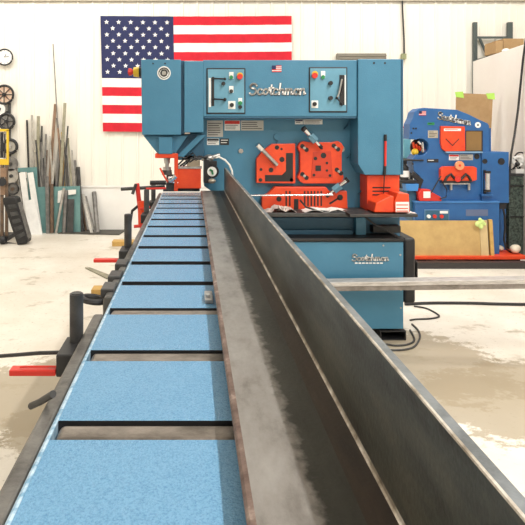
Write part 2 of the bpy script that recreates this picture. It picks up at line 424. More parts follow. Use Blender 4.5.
o = m.build('steel_angle_bar', [SB_TOP, SB_WALL, SB_ROOT, SB_EDGE, SB_RUSTE, SB_TIP])
# it rests a little above the plates on the rollers' line
tag(o, 'huge raw steel angle bar lying along the blue feed table, one leg upright', 'steel angle')

# ================================================================== MAIN IRONWORKER (back of the table)
YM = 3.34
mc = thing('ironworker', (P(290, 130, YM).x, 3.8, 0), 'large teal blue dual-operator ironworker with orange tooling at the end of the feed table', 'ironworker machine')
def pb(name, mt, a, b, c, d, Y, dep, par=None, bevel=.004):
    q = MB(); q.pbox(a, b, c, d, Y, dep); return q.build(name, mt, par if par is not None else mc, bevel=bevel)
def pp(name, mt, pts, Y, dep, par=None, bevel=.004):
    q = MB(); q.ppoly(pts, Y, dep); return q.build(name, mt, par if par is not None else mc, bevel=bevel)
def pd(name, mt, px, py, r, Y, dep, par=None, n=24):
    q = MB(); q.disc(px, py, Y, r, dep, n); return q.build(name, mt, par if par is not None else mc, smooth=True)
# frame plate
YF = 3.50
frame = pp('frame', BLUE, [(190, 112), (372, 112), (384, 180), (384, 217), (248, 217), (204, 186), (204, 148), (190, 140)], YF, .30)
for (x, y, r) in ((277, 137, 3), (342, 149, 3), (241, 151, 2.5), (353, 117, 2), (345, 108, 2)):
    pd('frame_bolt', STEEL if y != 137 else BLUE, x, y, r, YF-.012, .012, n=6 if r < 3 else 18)
for (x, y) in ((276, 145), (350, 155), (361, 191), (347, 126)):
    q = MB(); c = P(x, y, YF-.02); q.tube([c+Vector((-.02, 0, -.02)), c, c+Vector((.01, .0, .03))], .005, 8)
    q.build('grease_fitting', BLUED, mc, smooth=True)
# hoods
hood = pb('upper_hood', BLUE, 203, 60, 357, 116.5, YM, .55)
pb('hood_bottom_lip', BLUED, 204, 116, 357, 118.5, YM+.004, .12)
lc = MB(); lc.ppoly([(141, 59.5), (181, 59.5), (181, 135), (142, 135)], YM, .5); lc = lc.build('left_cover', BLUE, mc, bevel=.005)
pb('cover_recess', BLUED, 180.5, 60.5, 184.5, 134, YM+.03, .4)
pb('left_inner_cover', BLUE, 184.2, 61, 203.5, 132.5, YM+.002, .5)
pp('left_lower_funnel', BLUE, [(143, 135.3), (188, 135.3), (176, 153), (157, 153)], YM+.05, .33)
pb('ram_guide', BLUE, 158.5, 137, 172.5, 154, YM+.015, .12)
q = MB(); q.ppoly([(198, 135), (206, 135), (181, 160), (176, 157)], YM+.05, .03); q.build('cover_brace', BLUE, mc, bevel=.003)
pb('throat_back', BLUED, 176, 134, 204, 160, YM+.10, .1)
rc = pp('right_cover', BLUE, [(358, 59), (401, 59), (401, 175), (365, 175), (358, 164)], YM-.01, .62)
pb('cover_side_edge', BLUED, 401.1, 59.3, 403.5, 174.7, YM+.03, .5)
for x in (374, 385): pd('cover_hole', BLACK, x, 63, 1, YM-.0115, .004)
for x in (158, 170): pd('cover_hole', BLACK, x-5, 63.5, .8, YM-.0015, .004)
# round badge
bd = pd('round_badge', WHITE, 164, 73, 6.8, YM-.003, .005)
q = MB(); c = P(164, 73, YM-.004); q.ring(c, .033, .0022, n=32); q.ring(c, .019, .0045, n=24)
for i in range(11):
    t = math.radians(20+i*14); q.box(c.x+.030*math.cos(t)-.002, c.x+.030*math.cos(t)+.002, c.y-.002, c.y, c.z+.030*math.sin(t)-.004, c.z+.030*math.sin(t)+.004)
q.build('badge_lettering', BLACK, bd)
pd('badge_center', STEEL, 164, 73, 2.2, YM-.006, .003, bd)
# word on hood
script_word('Scotchman', YM, 248, 94.5, 305, 11, mc, 'hood_lettering', wd=.135)
def flag_decal(x0, y0, x1, y1, Y, par):
    d = MB(); d.pbox(x0, y0, x1, y1, Y-.002, .003)
    d = d.build('flag_decal', WHITE, par)
    q = MB(); hh = (y1-y0)/7
    for i in range(0, 7, 2): q.pbox(x0, y0+i*hh, x1, y0+(i+1)*hh, Y-.003, .001)
    q.build('decal_stripes', FRED, d)
    q = MB(); q.pbox(x0, y0, x0+(x1-x0)*.42, y0+hh*4, Y-.004, .001); q.build('decal_canton', NAVY, d)
flag_decal(272, 65.5, 281.5, 72, YM, mc)
# left control panel
def lever(par, x, y, dx, dy, Y):
    q = MB(); c = P(x, y, Y-.02); e = P(x+dx, y+dy, Y-.03)
    q.cyl(c, c+Vector((0, .02, 0)), .011); q.tube([c, e], .005, 8); q.sphere(e, .009)
    q.build('lever', BLACK, par, smooth=True)
cp = pb('control_panel', BLACK, 206.5, 68, 245.5, 114, YM-.006, .008)
pb('panel_face', mat('pale_blue_panel', (.13, .33, .46), .45), 207.8, 69.3, 244.3, 112.6, YM-.009, .003, cp, .001)
pb('slot_scale', WHITE, 208.8, 78, 211, 107, YM-.011, .003, cp, 0)
pb('slot', BLACK, 211.4, 79, 214.2, 106, YM-.011, .003, cp, 0)
lever(cp, 213, 78.5, 12, .4, YM); lever(cp, 213, 99, 12, .6, YM)
for x, y, r in ((223.5, 83.5, 1.9), (225, 99.5, 1.6)): pd('knob', BLACK, x, y, r, YM-.03, .022, cp)
for x, y in ((231.3, 76), (231.3, 90)):
    pb('switch_plate', WHITE, x-2.2, y-4, x+2.2, y+2.6, YM-.012, .004, cp, .001); pd('push_button', GREENB if y < 80 else BLACK, x, y+1.2, 1.9, YM-.02, .01, cp)
pd('stop_collar', YEL, 240, 75.5, 3.1, YM-.014, .006, cp)
pd('emergency_stop', RED, 240, 76.5, 2.8, YM-.034, .022, cp)
pb('selector_plate', WHITE, 228.2, 101, 235.4, 109, YM-.012, .004, cp, .001); pd('selector_knob', BLACK, 231.8, 105, 2.1, YM-.024, .013, cp)
pb('indicator_plate', WHITE, 238.3, 98, 242.2, 102, YM-.012, .004, cp, .001); pd('push_button', GREENB, 240.3, 103, 2.0, YM-.02, .01, cp); pd('push_button', BLACK, 240.3, 107, 1.9, YM-.02, .01, cp)
# right control panel
cp = pb('control_panel', BLACK, 309, 67, 347.5, 112.5, YM-.006, .008)
pb('panel_face', MATS['pale_blue_panel'], 310.2, 68.3, 346.3, 111, YM-.009, .003, cp, .001)
pd('stop_collar', YEL, 315, 74, 3.1, YM-.014, .006, cp)
pd('emergency_stop', RED, 315, 75.5, 2.8, YM-.034, .022, cp)
pb('switch_plate', WHITE, 321, 71, 325.2, 78, YM-.012, .004, cp, .001); pd('push_button', GREENB, 323.2, 77, 1.9, YM-.02, .01, cp)
for x, y in ((331, 83), (331, 98)): pd('knob', BLACK, x, y, 2.1, YM-.03, .022, cp)
pb('slot', BLACK, 339.5, 75, 344.5, 105, YM-.011, .003, cp, 0)
pb('slot_scale', WHITE, 344.7, 75, 345.8, 105, YM-.011, .003, cp, 0)
lever(cp, 342, 104, -5, -6, YM); lever(cp, 342, 92, 0.5, -14, YM)
q = MB(); q.tube([P(337, 98, YM-.03), P(339, 93, YM-.03), P(342, 79, YM-.03)], .006); q.build('slot_handle', STEEL, cp, smooth=True)
pb('selector_plate', WHITE, 311.5, 100.5, 318.2, 108, YM-.012, .004, cp, .001); pd('selector_knob', BLACK, 314.8, 104, 2.1, YM-.024, .013, cp)
# decals on frame
def decal(x0, y0, x1, y1, Y, par, base=WHITE, head=None, lines=4, ink=BLACK):
    d = MB(); d.pbox(x0, y0, x1, y1, Y-.002, .003); d = d.build('decal', base, par)
    if head is not None:
        q = MB(); q.pbox(x0+.3, y0+.3, x1-.3, y0+(y1-y0)*.35, Y-.003, .001); q.build('decal_heading', head, d)
    q = MB(); t0 = y0+(y1-y0)*(.42 if head else .12); st = (y1-t0)/(lines+.3)
    for i in range(lines):
        y = t0+i*st; rr = random.Random(int(x0*7+i)); q.pbox(x0+1, y+st*.2, x1-1-rr.random()*(x1-x0)*.35, y+st*.5, Y-.003, .001)
    q.build('decal_print', ink, d)
GPL = mat('grey_data_plate', (.45, .45, .43), .4, .3)
decal(207, 120.5, 223, 137, YF, mc, GPL, None, 6)
decal(224.5, 120.5, 240, 130.5, YF, mc, WHITE, RED, 3)
decal(241, 120.5, 263.5, 130.5, YF, mc, GPL, None, 4)
decal(207, 138.5, 219, 145, YF, mc, WHITE, BLACK, 2)
decal(220, 138.5, 229, 145, YF, mc, BLACK, None, 2, WHITE)
decal(295, 119.5, 303, 124.3, YF, mc, WHITE, NAVY, 1)
decal(303.5, 119.5, 322.5, 124.3, YF, mc, WHITE, None, 3)

# angle shear station
YO = YF-.05
ash = pp('angle_shear_block', ORANGE, [(256.5, 183), (256.5, 159), (262, 151.5), (272, 144), (295.3, 143.5), (295.5, 183.5)], YO, .05)
pp('shear_slot', BLACK, [(286, 153), (293, 153), (293, 181.5), (265, 181.5), (265, 175), (282, 175), (286, 171)], YO-.0015, .002, ash, 0)
for x, y, r in ((277, 147.5, 2.2), (281.5, 149, 1.2), (282, 159.5, 2.6), (271, 170, 2.4), (261, 169.5, 1.5), (260.5, 180, 1.9), (291.5, 180, 1.9)):
    pd('bolt_hole', BLACK, x, y, r, YO-.0015, .002, ash)
def rod(name, a, b, Y, r, mt, par, Y2=None, n=14):
    q = MB(); q.cyl(P(*a, Y), P(*b, Y2 or Y), r, n=n); return q.build(name, mt, par, smooth=True)
rod('hold_down_bolt', (258, 145.5), (277, 165), YO-.05, .013, STEEL, ash, YO-.01)
rod('hold_down_knob', (257, 144.5), (262, 149.5), YO-.055, .019, CHROME, ash, YO-.042)
# bar shear plate, notched corners
def oct_pts(x0, y0, x1, y1, c):
    return [(x0, y0+c), (x0+c*.4, y0+c*.35), (x0+c, y0), (x0+c*1.9, y0+c*.2), (x1-c*1.9, y0+c*.2), (x1-c, y0), (x1-c*.4, y0+c*.35), (x1, y0+c), (x1-c*.35, y0+c*2), (x1-c*.35, y1-c*2), (x1, y1-c),
            (x1-c*.4, y1-c*.35), (x1-c, y1), (x0+c, y1), (x0+c*.4, y1-c*.35), (x0, y1-c), (x0+c*.45, y1-c*2), (x0+c*.45, y0+c*2)]
bs = pp('bar_shear_plate', ORANGE, oct_pts(297.5, 141, 344, 183.5, 6), YO, .05)
pp('bar_shear_inset', mat('deep_orange', (.60, .045, .014), .45), [(313, 152), (331, 151), (333, 178), (311, 178)], YO-.002, .003, bs, .001)
for x, y, r in ((323.5, 155.5, 2.8), (315.5, 158.5, 1.8), (327, 163, 1.3), (327, 170.5, 1.2), (314, 175, 1.4), (330, 175.5, 1.4), (322, 148.5, 1)):
    pd('bolt_hole', BLACK, x, y, r, YO-.004, .003, bs)
pb('square_hole', BLACK, 315.5, 165.5, 321, 171, YO-.004, .003, bs, 0)
for x, y in ((304.5, 148), (336, 147.5), (304.5, 176), (339, 171.5)):
    for dx in (-2.1, 2.1): pd('slot_hole', BLACK, x+dx, y+dx*.85, 2.2, YO-.003, .004, bs)
    pd('clamp_bolt', STEEL, x, y, 1.5, YO-.01, .008, bs, 6)
def clampscrew(x0, y0, x1, y1, par):
    d0, d1 = P(x0, y0, YO-.06), P(x1, y1, YO-.03); v = d1-d0
    q = MB(); q.cyl(d0, d0+v*.28, .016, .014, n=16); q.cyl(d0+v*.28, d1, .010, n=14); k = q.build('clamp_screw', CHROME, par, smooth=True)
    q = MB(); q.cyl(d0+v*.34, d0+v*.66, .026, n=6); q.build('screw_nut', mat('blue_nut', (.16, .33, .45), .35, .4), k)
    q = MB(); q.cyl(d0-v*.06, d0+v*.05, .018, n=16); q.build('screw_end', BLACK, k, smooth=True); q = MB(); q.cyl(d0+v*.9, d0+v*1.04, .012, n=14); q.build('screw_end', BLACK, k, smooth=True)
clampscrew(304, 129, 321, 147, bs)
# lower notching / flat bar station
fl = pp('flat_bar_shear_guard', ORANGE, [(262, 213), (262, 197), (268, 194), (275, 187), (326, 187), (330, 192), (347, 191), (348, 213)], YO-.01, .06)
for i in range(2): pb('guard_slot', BLACK, 285.5+i*3.6, 191, 287+i*3.6, 206, YO-.0115, .002, fl, 0)
for i in range(6): pb('guard_slot', BLACK, 304+i*3.3, 191, 305.5+i*3.3, 206, YO-.0115, .002, fl, 0)
pd('guard_hole', BLACK, 279, 199, 2.6, YO-.0115, .002, fl); pd('guard_hole', BLACK, 340, 197.5, 3, YO-.0115, .002, fl)
q = MB(); a, b = P(330, 203.5, YO-.0115), P(338, 198.5, YO-.0115); q.ribbon([(a.x, a.z), (b.x, b.z)], .012, YO-.0115, YO-.0095); q.build('guard_hole', BLACK, fl)
pb('guard_gap', BLACK, 294, 199, 298.5, 212, YO-.0115, .002, fl, 0)
clampscrew(347, 180, 327, 196, fl)
rod('gauge_rod', (240, 195.6), (333, 194.8), YO-.07, .006, CHROME, fl, YO-.05)
# tray
tray = pp('work_tray', DGREY, [(246, 213), (385, 213), (385, 217), (246, 217)], 3.28, .24)
q = MB(); q.box(P(350, 214, 3.2).x, P(418, 214, 3.2).x, 3.2, 3.48, P(0, 217.2, 3.2).z, P(0, 214.2, 3.2).z); q.build('side_shelf', DGREY, mc, bevel=.002)
# right lower orange cover with vents
vc = pb('vented_cover', ORANGE, 367, 175.2, 399.5, 213.2, YM+.02, .42)
for i in range(6): pb('vent_slot', BLACK, 372.5, 187+i*3.6, 390.5, 188.3+i*3.6, YM+.0185, .002, vc, 0)
# neck and under-frame
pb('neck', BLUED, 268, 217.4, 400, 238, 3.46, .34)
pb('neck_column', BLUE, 356, 217.4, 366, 239, 3.41, .09)
pb('neck_ledge', BLACK, 373, 226, 401, 233, 3.40, .1)
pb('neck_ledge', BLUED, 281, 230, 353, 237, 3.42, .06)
# base cabinet
cab = pb('base_cabinet', BLUE, 256, 242, 403.5, 329, 3.30, .52)
pb('cabinet_top_lip', BLACK, 270, 238.5, 404.5, 241.8, 3.29, .5)
script_word('Scotchman', 3.30, 351, 260.5, 388, 6.5, cab, 'cabinet_lettering', wd=.15)
q = MB()
for i in range(8): q.pbox(355+i*3.6, 262.6, 357.6+i*3.6, 263.8, 3.296, .005)
q.build('cabinet_small_print', WHITE, cab)
for x, y in ((383.5, 245.5), (400.5, 255), (401, 290), (401, 308), (272, 330-20)): pd('cabinet_screw', STEEL, x, y, .9, 3.296, .006, cab, 10)
for (a, b) in ((262, 300), (379, 405)):
    q = MB(); A, B = P(a, 0, 3.32).x, P(b, 0, 3.32).x
    z0, z1 = 0.0, .058
    q.box(A, B, 3.30, 3.80, z1-.006, z1+.002); q.box(A, B, 3.30, 3.80, z0, z0+.008); q.box(A, A+.008, 3.30, 3.8, z0+.007, z1-.005); q.box(B-.008, B, 3.30, 3.8, z0+.007, z1-.005)
    q.build('skid_foot', BLACK, mc, bevel=.002)
q = MB(); q.pbox(404, 238, 416, 304, 3.42, .3); q.build('side_motor_box', BLACK, mc, bevel=.02, seg=3)
pb('motor_bracket', BLACK, 416.5, 262, 418, 283, 3.45, .05)
# e-stop on the left end
q = MB(); c = P(141, 72, 3.45); q.cyl(c, c+Vector((-.012, 0, 0)), .033); q.build('stop_base', BLACK, mc, smooth=True)
q = MB(); q.cyl(c+Vector((-.012, 0, 0)), c+Vector((-.048, 0, 0)), .036, .03); q.build('stop_housing', YEL, mc, smooth=True)
q = MB(); q.cyl(c+Vector((-.048, 0, 0)), c+Vector((-.085, 0, 0)), .015); q.cyl(c+Vector((-.06, 0, 0)), c+Vector((-.08, 0, 0)), .022, .026); q.build('emergency_stop', RED, mc, smooth=True)
# punch station at left throat
YU = 3.40
pb('punch_guard', ORANGE, 155, 153.6, 175, 158.2, 3.36, .12)
pb('punch_stripper_bar', ORANGE, 174.2, 153.6, 178, 187, 3.37, .05)
q = MB(); c = P(167, 158, YU); q.cyl(c, c+Vector((0, 0, -.035)), .022, .018); q.cyl(c+Vector((0, 0, -.035)), c+Vector((0, 0, -.06)), .012); q.cyl(c+Vector((.0, 0, -.058)), c+Vector((0, 0, -.085)), .026); q.build('punch', STEEL, mc, smooth=True)
q = MB(); c = P(167, 170, YU); q.cyl(c, c+Vector((0, 0, -.03)), .03, .034); q.cyl(c+Vector((.02, 0, -.03)), c+Vector((.02, 0, -.09)), .024); q.build('die_holder', DGREY, mc, smooth=True)
q = MB(); q.tube([P(160, 168, 3.36), P(164, 176, 3.36), P(168, 182, 3.36)], .006); q.build('stripper_link', ORANGE, mc, smooth=True)
q = MB(); q.cyl(P(176, 176, 3.36), P(170, 181, 3.36), .016); q.cyl(P(166, 180, 3.38), P(178, 183, 3.38), .010); q.sphere(P(170, 178, 3.35), .014); q.build('punch_fitting', CHROME, mc, smooth=True)
pb('die_table', DGREY, 166, 183, 178, 191, 3.40, .1)
ob = pb('die_block', ORANGE, 177.6, 168.5, 201, 188.6, 3.39, .12)
pb('die_block_cap', STEEL, 177, 167, 202, 168.8, 3.385, .12, ob, .001)
pb('die_block_foot', DGREY, 163, 188.8, 199.8, 191.5, 3.422, .075, ob, .002)
pb('die_block_side', ORANGE, 174, 179, 177.8, 191, 3.375, .05, ob, .002)
pb('hydraulic_manifold', mat('tan_manifold', (.55, .45, .33), .5), 187, 159.5, 200, 167, 3.44, .05)
pb('wrapped_hose_box', PAPER, 180, 155, 197, 160, 3.44, .05)
for pts in (((178, 165), (184, 159), (190, 162), (199, 156), (207, 158)), ((180, 166), (188, 160), (194, 157), (200, 159)), ((177, 157), (186, 158), (193, 153), (197, 158), (208, 157)), ((183, 166), (187, 163), (191, 158), (196, 160), (202, 156))):
    q = MB(); q.tube([P(x, y, 3.385+.01*math.sin(i*2)) for i, (x, y) in enumerate(pts)], .0055, 8); q.build('control_hose', BLACK, mc, smooth=True)
q = MB(); q.tube([P(x, y, 3.43) for x, y in ((213, 158), (219, 157), (225, 160), (229.5, 165), (232, 171), (232.5, 177), (231.5, 181))], .0065, 8)
q.build('white_hose', TIN, mc, smooth=True)
# limit switch / gauge head at end of angle
gh = MB(); gh.pbox(204, 157, 209, 183, 3.395, .05); gh.pbox(204, 161, 217, 166, 3.40, .04)
gh = gh.build('gauge_head', BLACK, mc, bevel=.003)
q = MB(); c = P(212, 171.5, 3.40); q.cyl(c, c+Vector((0, .035, 0)), .045, n=24); q.build('gauge_wheel', BLACK, gh, smooth=True)
q = MB(); q.cyl(c+Vector((0, -.006, 0)), c+Vector((0, .0, 0)), .031, n=24); q.build('gauge_face', TIN, gh, smooth=True)
q = MB(); q.ribbon([(c.x-.012, c.z+.012), (c.x, c.z+.004), (c.x+.004, c.z-.014)], .012, 3.388, 3.393); q.build('gauge_mark', GREENB, gh)
q = MB(); c = P(209, 158, 3.42); q.sphere(c, .030, sc=(1.2, 1, .8)); q.cyl(c, c+Vector((.07, .02, .02)), .012); q.cyl(c+Vector((-.05, 0, -.01)), c, .01); q.build('hose_coupling', STEEL, gh, smooth=True)
q = MB(); c = P(212, 181, 3.395); q.sphere(c, .020, sc=(1.3, 1, .8)); q.build('cast_nut', mat('brass_grey', (.45, .40, .32), .4, .5), gh, smooth=True)

# things on the machine
q = MB(); q.ppoly([(374, 212.5), (376, 203), (390, 196), (394, 196), (394, 212.5)], 3.22, .16); q = q.build('foot_switch', ORANGE, bevel=.006)
tag(q, 'orange-red foot switch housing resting on the shelf below the vented cover', 'foot switch')
bx = MB(); bx.ppoly([(394.6, 212.6), (394.6, 201.5), (398, 193), (409, 194), (410, 212.6)], 3.215, .17); bx = bx.build('switch_box', ORANGE, bevel=.004)
tag(bx, 'orange box with a white printed label on the shelf end beside the foot switch', 'box')
q = MB(); q.pbox(395.8, 202, 409, 212, 3.212, .003); lb = q.build('box_label', WHITE, bx)
q = MB()
for y in (204.5, 208, 210.6): q.pbox(396.5, y, 408, y+.9, 3.2105, .002)
q.build('label_stripe', ORANGE, lb)
rd = thing('magnetic_wand', P(385, 185, YM-.02), 'slim red stick with black ends hanging on the right blue cover', 'stick')
q = MB(); q.cyl(P(385.5, 141, YM-.019), P(385.2, 166, YM-.019), .0075, n=12); q.build('shaft', RED, rd, smooth=True)
q = MB(); q.cyl(P(385.5, 134.5, YM-.019), P(385.5, 141, YM-.019), .0085, n=12); q.build('tip', BLACK, rd, smooth=True)
q = MB(); q.cyl(P(385.2, 166, YM-.019), P(384.4, 175, YM-.019), .007, .011, n=12); q.tube([P(384.4, 175, YM-.019), P(384, 184, YM-.005), P(383.5, 196, YM+.005)], .0035, 8); q.build('handle', BLACK, rd, smooth=True)
def rag(name, x0, x1, y, Y, label, cat, amp=.02, w_=.12, seed=1, mt=PAPER, dz=0):
    rr = random.Random(seed); A = P(x0, y, Y); B = P(x1, y, Y); nx, ny = 14, 5
    q = MB(); g = [[q.bm.verts.new((A.x+(B.x-A.x)*i/nx+rr.uniform(-.006, .006), Y+w_*j/ny+rr.uniform(-.008, .008), A.z+.004+amp*(.9+.6*math.sin(i*.9+j*1.3+seed)+rr.uniform(-.25, .25))*(1-abs(2*i/nx-1)**3))) for j in range(ny+1)] for i in range(nx+1)]
    for i in range(nx):
        for j in range(ny): q._f([g[i][j], g[i+1][j], g[i+1][j+1], g[i][j+1]])
    o = q.build(name, mt); s_ = o.modifiers.new('s', 'SOLIDIFY'); s_.thickness = .002
    return tag(o, label, cat)
rag('crumpled_paper', 266, 297, 213.2, 3.30, 'crumpled pinkish-white paper heap at the left end of the work tray', 'paper', .022, .12, 3, mat('pinkish_paper', (.70, .60, .55), .7, 0, (.40, .33, .30), 40))
rag('paper_sheet', 304, 353, 213.2, 3.30, 'white curled paper sheet lying on the right of the work tray', 'paper', .013, .13, 5, TIN)
rag('paper_sheet', 405, 417, 214.4, 3.23, 'small white paper poking out past the orange box on the shelf', 'paper', .005, .1, 8, TIN)
# dark wires on tray
q = MB(); q.tube([P(x, y, 3.31) for x, y in ((300, 200), (306, 207), (318, 211), (335, 212), (352, 212), (364, 216), (374, 224), (388, 231), (402, 240))], .006, 8)
tag(q.build('power_cable', BLACK, smooth=True), 'thin black cable drooping across the work tray in front of the neck', 'cable')

# aluminium back-stop bar to the right
bar = thing('outfeed_bar', P(430, 287, 3.22), 'long bare aluminium bar running right from the front of the blue base cabinet', 'bar')
q = MB(); a = P(322, 287.5, 3.19); b = P(545, 284.5, 3.12)
def skew_bar(q, a, b, hh, dep, zo=0):
    vs = [(a.x, a.y, a.z-hh+zo), (a.x, a.y+dep, a.z-hh+zo), (a.x, a.y+dep, a.z+hh+zo), (a.x, a.y, a.z+hh+zo)]
    A = [q.bm.verts.new(v) for v in vs]; B = [q.bm.verts.new((v[0]+b.x-a.x, v[1]+b.y-a.y, v[2]+b.z-a.z)) for v in vs]
    q._f(A); q._f(B[::-1])
    for i in range(4): q._f([A[i], B[i], B[(i+1) % 4], A[(i+1) % 4]])
skew_bar(q, a, b, .014, .075, -.010); q.build('bar_body', ALUD, bar, bevel=.002)
q = MB(); skew_bar(q, a+Vector((0, -.004, 0)), b+Vector((0, -.004, 0)), .013, .085, .018); q.build('top_rail', ALU, bar, bevel=.002)
q = MB(); q.cyl((1.9, 3.18, 0), (1.9, 3.18, P(0, 290, 3.18).z), .02); q.cyl((2.35, 3.18, 0), (2.35, 3.18, P(0, 289, 3.18).z), .02)
for x_ in (2.35,): pass
bm_ = q.build('stand_leg', ALUD, bar, smooth=True)
bm_.location.x += .35
q = MB(); c = P(300, 287, 3.19); q.box(c.x-.06, c.x+.14, 3.2, 3.296, c.z-.02, c.z+.02); q.build('mounting_bracket', ALUD, bar)
for x in (408, 452): 
    q = MB(); c = P(x, 283.4, 3.17); q.box(c.x-.025, c.x+.025, 3.18, 3.24, c.z, c.z+.012); q.build('rail_stop', STEEL, bar)
# floor cables near the base
def floor_cable(name, pts, r, label, mt=BLACK):
    W = []
    for (x, y) in pts:
        Y = F*H/(y-VY); W.append(((x-VX)*Y/F, Y, r))
    sm = []
    for i in range(len(W)-1):
        p0, p1_, p2_, p3 = [Vector(W[max(0, min(len(W)-1, i+k))]) for k in (-1, 0, 1, 2)]
        for t in (0, .25, .5, .75):
            sm.append(.5*((2*p1_)+(-p0+p2_)*t+(2*p0-5*p1_+4*p2_-p3)*t*t+(-p0+3*p1_-3*p2_+p3)*t**3))
    sm.append(Vector(W[-1])); q = MB(); q.tube(sm, r, 8)
    return tag(q.build(name, mt, smooth=True), label, 'cable')
floor_cable('floor_cable', [(405, 305.5), (430, 304.4), (470, 304.5), (500, 305.4), (545, 306)], .011, 'thick straight black cable across the floor behind the aluminium bar')
floor_cable('floor_cable', [(414, 307), (426, 309), (436, 314), (439, 317.5), (430, 319.5), (417, 320), (410, 321)], .006, 'thin black cable looping out on the floor beside the base cabinet')
floor_cable('floor_cable', [(410, 331), (413.5, 337), (414, 342), (407, 345.5), (395, 346.5), (385, 345), (376, 346)], .006, 'thin black cable curling around the foot of the base cabinet', DGREY)
floor_cable('floor_cable', [(412, 325), (418, 331), (420, 338), (415, 347), (405, 350.5), (390, 351), (372, 349)], .006, 'outermost dark cable loop on the stained floor by the cabinet foot', DGREY)

# black cable at left, tensioned between the stop bracket and the left
q = MB(); q.tube([P(60, 352.5, 1.08), P(40, 353, 1.10), P(15, 355, 1.14), P(-25, 358, 1.18)], .0042, 8)
tag(q.build('air_line', BLACK, smooth=True), 'thin black line running left from the nearest stop bracket', 'cable')
q = MB(); q.tube([P(58, 366.5, 1.055), P(30, 366.5, 1.055), P(20, 367, 1.055)], .002, 8)
tag(q.build('thin_rod', RED, smooth=True), 'thin dark red rod just above the nearest red stop arm', 'rod')

# red pipe stand
st = thing('pipe_stand', (P(140, 0, 3.02).x, 3.02, 0), 'red pipe stand with a crossbar beside the far end of the feed table', 'stand')
q = MB(); q.cyl(P(143, 235, 3.02)*1, P(137, 183.5, 3.02), .013); q.cyl((P(143, 235, 3.02).x, 3.02, .02), P(143, 235, 3.02), .016); q.build('upright', RED, st, smooth=True)
q = MB(); q.cyl(P(121, 189.2, 3.03), P(165, 186.6, 3.03), .010); q.build('crossbar', DGREY, st, smooth=True)
q = MB(); q.cyl(P(150, 182.8, 3.00), P(166, 182.6, 3.00), .013); q.build('grip', BLACK, st, smooth=True)
q = MB(); q.cyl(P(136, 184, 3.00), P(132.5, 194, 3.00), .009); q.build('lock_pin', DGREY, st, smooth=True)
q = MB(); q.cyl(P(138, 206, 3.01), P(132, 211, 3.01), .008); q.cyl(P(132.3, 210, 3.01), P(130.5, 222, 3.01), .007); q.build('crank', BLACK, st, smooth=True)
q = MB(); q.cyl(P(141, 201, 3.01), P(141.5, 225, 3.01), .019); q.build('sleeve', ORANGE, st, smooth=True)
q = MB(); q.cyl(P(140, 209, 2.97), P(150, 207, 2.97), .006); q.cyl(P(134, 226.5, 2.97), P(146, 225.5, 2.97), .009); q.cyl(P(146, 188.8, 2.98), P(166, 188.3, 2.98), .006); q.build('side_arm', RED, st, smooth=True)
cx_ = P(143, 0, 3.02).x
for t in (90, 215, 325):
    q = MB(); q.tube([(cx_, 3.02, .12), (cx_+.11*math.cos(math.radians(t))*.8, 3.02+.16*math.sin(math.radians(t)), .010)], .010); q.build('leg', RED, st, smooth=True)

# timber blocks
for (x0, y0, x1, y1, lb_) in ((91, 287, 105, 300, 'yellow timber block on the floor nearest the side rail, below the black band'), (112, 240, 127, 246.5, 'yellow timber block on the floor farther back near the grey floor plate')):
    Y = F*H/(y1-VY); q = MB(); a = P(x0, 0, Y).x; b = P(x1, 0, Y).x; hh = (y1-y0)*.78*Y/F
    q.box(a, b+.15, Y, Y+.12, 0, hh); tag(q.build('timber_block', WOOD, bevel=.003), lb_, 'wood block')
q = MB()
c0 = [P(85, 268.5, F*H/(268.5-VY)), P(90, 268.5, F*H/(268.5-VY)), P(112, 277, F*H/(277-VY)), P(107, 279.5, F*H/(279.5-VY))]
A = [q.bm.verts.new((v.x, v.y, .001)) for v in c0]; B = [q.bm.verts.new((v.x, v.y, .012)) for v in c0]; q._f(A[::-1]); q._f(B)
for i in range(4): q._f([A[i], A[(i+1) % 4], B[(i+1) % 4], B[i]])
tag(q.build('flat_bar', OLIVE), 'short flat grey-green strip lying slanted on the floor left of the table', 'flat bar')

# ================================================================== SECOND IRONWORKER
Y2 = 5.26
m2 = thing('ironworker', (P(455, 0, Y2).x, 5.5, 0), 'smaller royal blue ironworker with orange guards on an orange base at right', 'ironworker machine')
def qb(*a, **k): 
    return pb(*a, **{**{'par': m2, 'bevel': .004}, **k})
def qp(*a, **k):
    return pp(*a, **{**{'par': m2, 'bevel': .004}, **k})
def qd(*a, **k):
    return pd(*a, **{**{'par': m2}, **k})
def throat(cx, cy, r, a0, a1, n=14): return [(cx+r*math.cos(math.radians(a0+(a1-a0)*i/n)), cy-r*math.sin(math.radians(a0+(a1-a0)*i/n))) for i in range(n+1)]
body = [(413, 118), (414.5, 112), (419, 108.5), (424, 107.8), (457, 109.8), (468, 114), (479, 119.5), (488, 123.5), (489.3, 126), (489.3, 205), (416, 205), (421, 190), (420, 176), (414, 171), (412.5, 160)]
body += throat(420.5, 147, 8.5, -120, 120)
body += [(409.5, 139), (410, 124)]
fr2 = qp('frame', BLUE2, body, Y2, .16)
qp('throat_plate', mat('dark_throat', (.06, .03, .02), .5), throat(420, 147.5, 9.5, 0, 360, 20)[:-1], Y2+.165, .02)
q = MB(); c = P(420, 147, Y2+.07)
for t in range(5):
    q.cyl(c+Vector((-.07+.03*t, 0, .05-.02*t)), c+Vector((-.05+.03*t, .02, -.02-.008*t)), .011)
q.build('turret_tooling', ORANGE, m2, smooth=True)
q = MB(); q.sphere(c+Vector((-.06, -.02, -.05)), .035); q.build('tool_head', YEL, m2, smooth=True)
q = MB(); q.cyl(c+Vector((.02, -.01, .05)), c+Vector((.03, -.01, -.05)), .016); q.cyl(c+Vector((-.03, -.02, .06)), c+Vector((0, -.02, .03)), .014); q.build('tool_pin', CHROME, m2, smooth=True)
qb('right_gearbox', BLUE2, 482, 152, 509, 203, Y2-.02, .40)
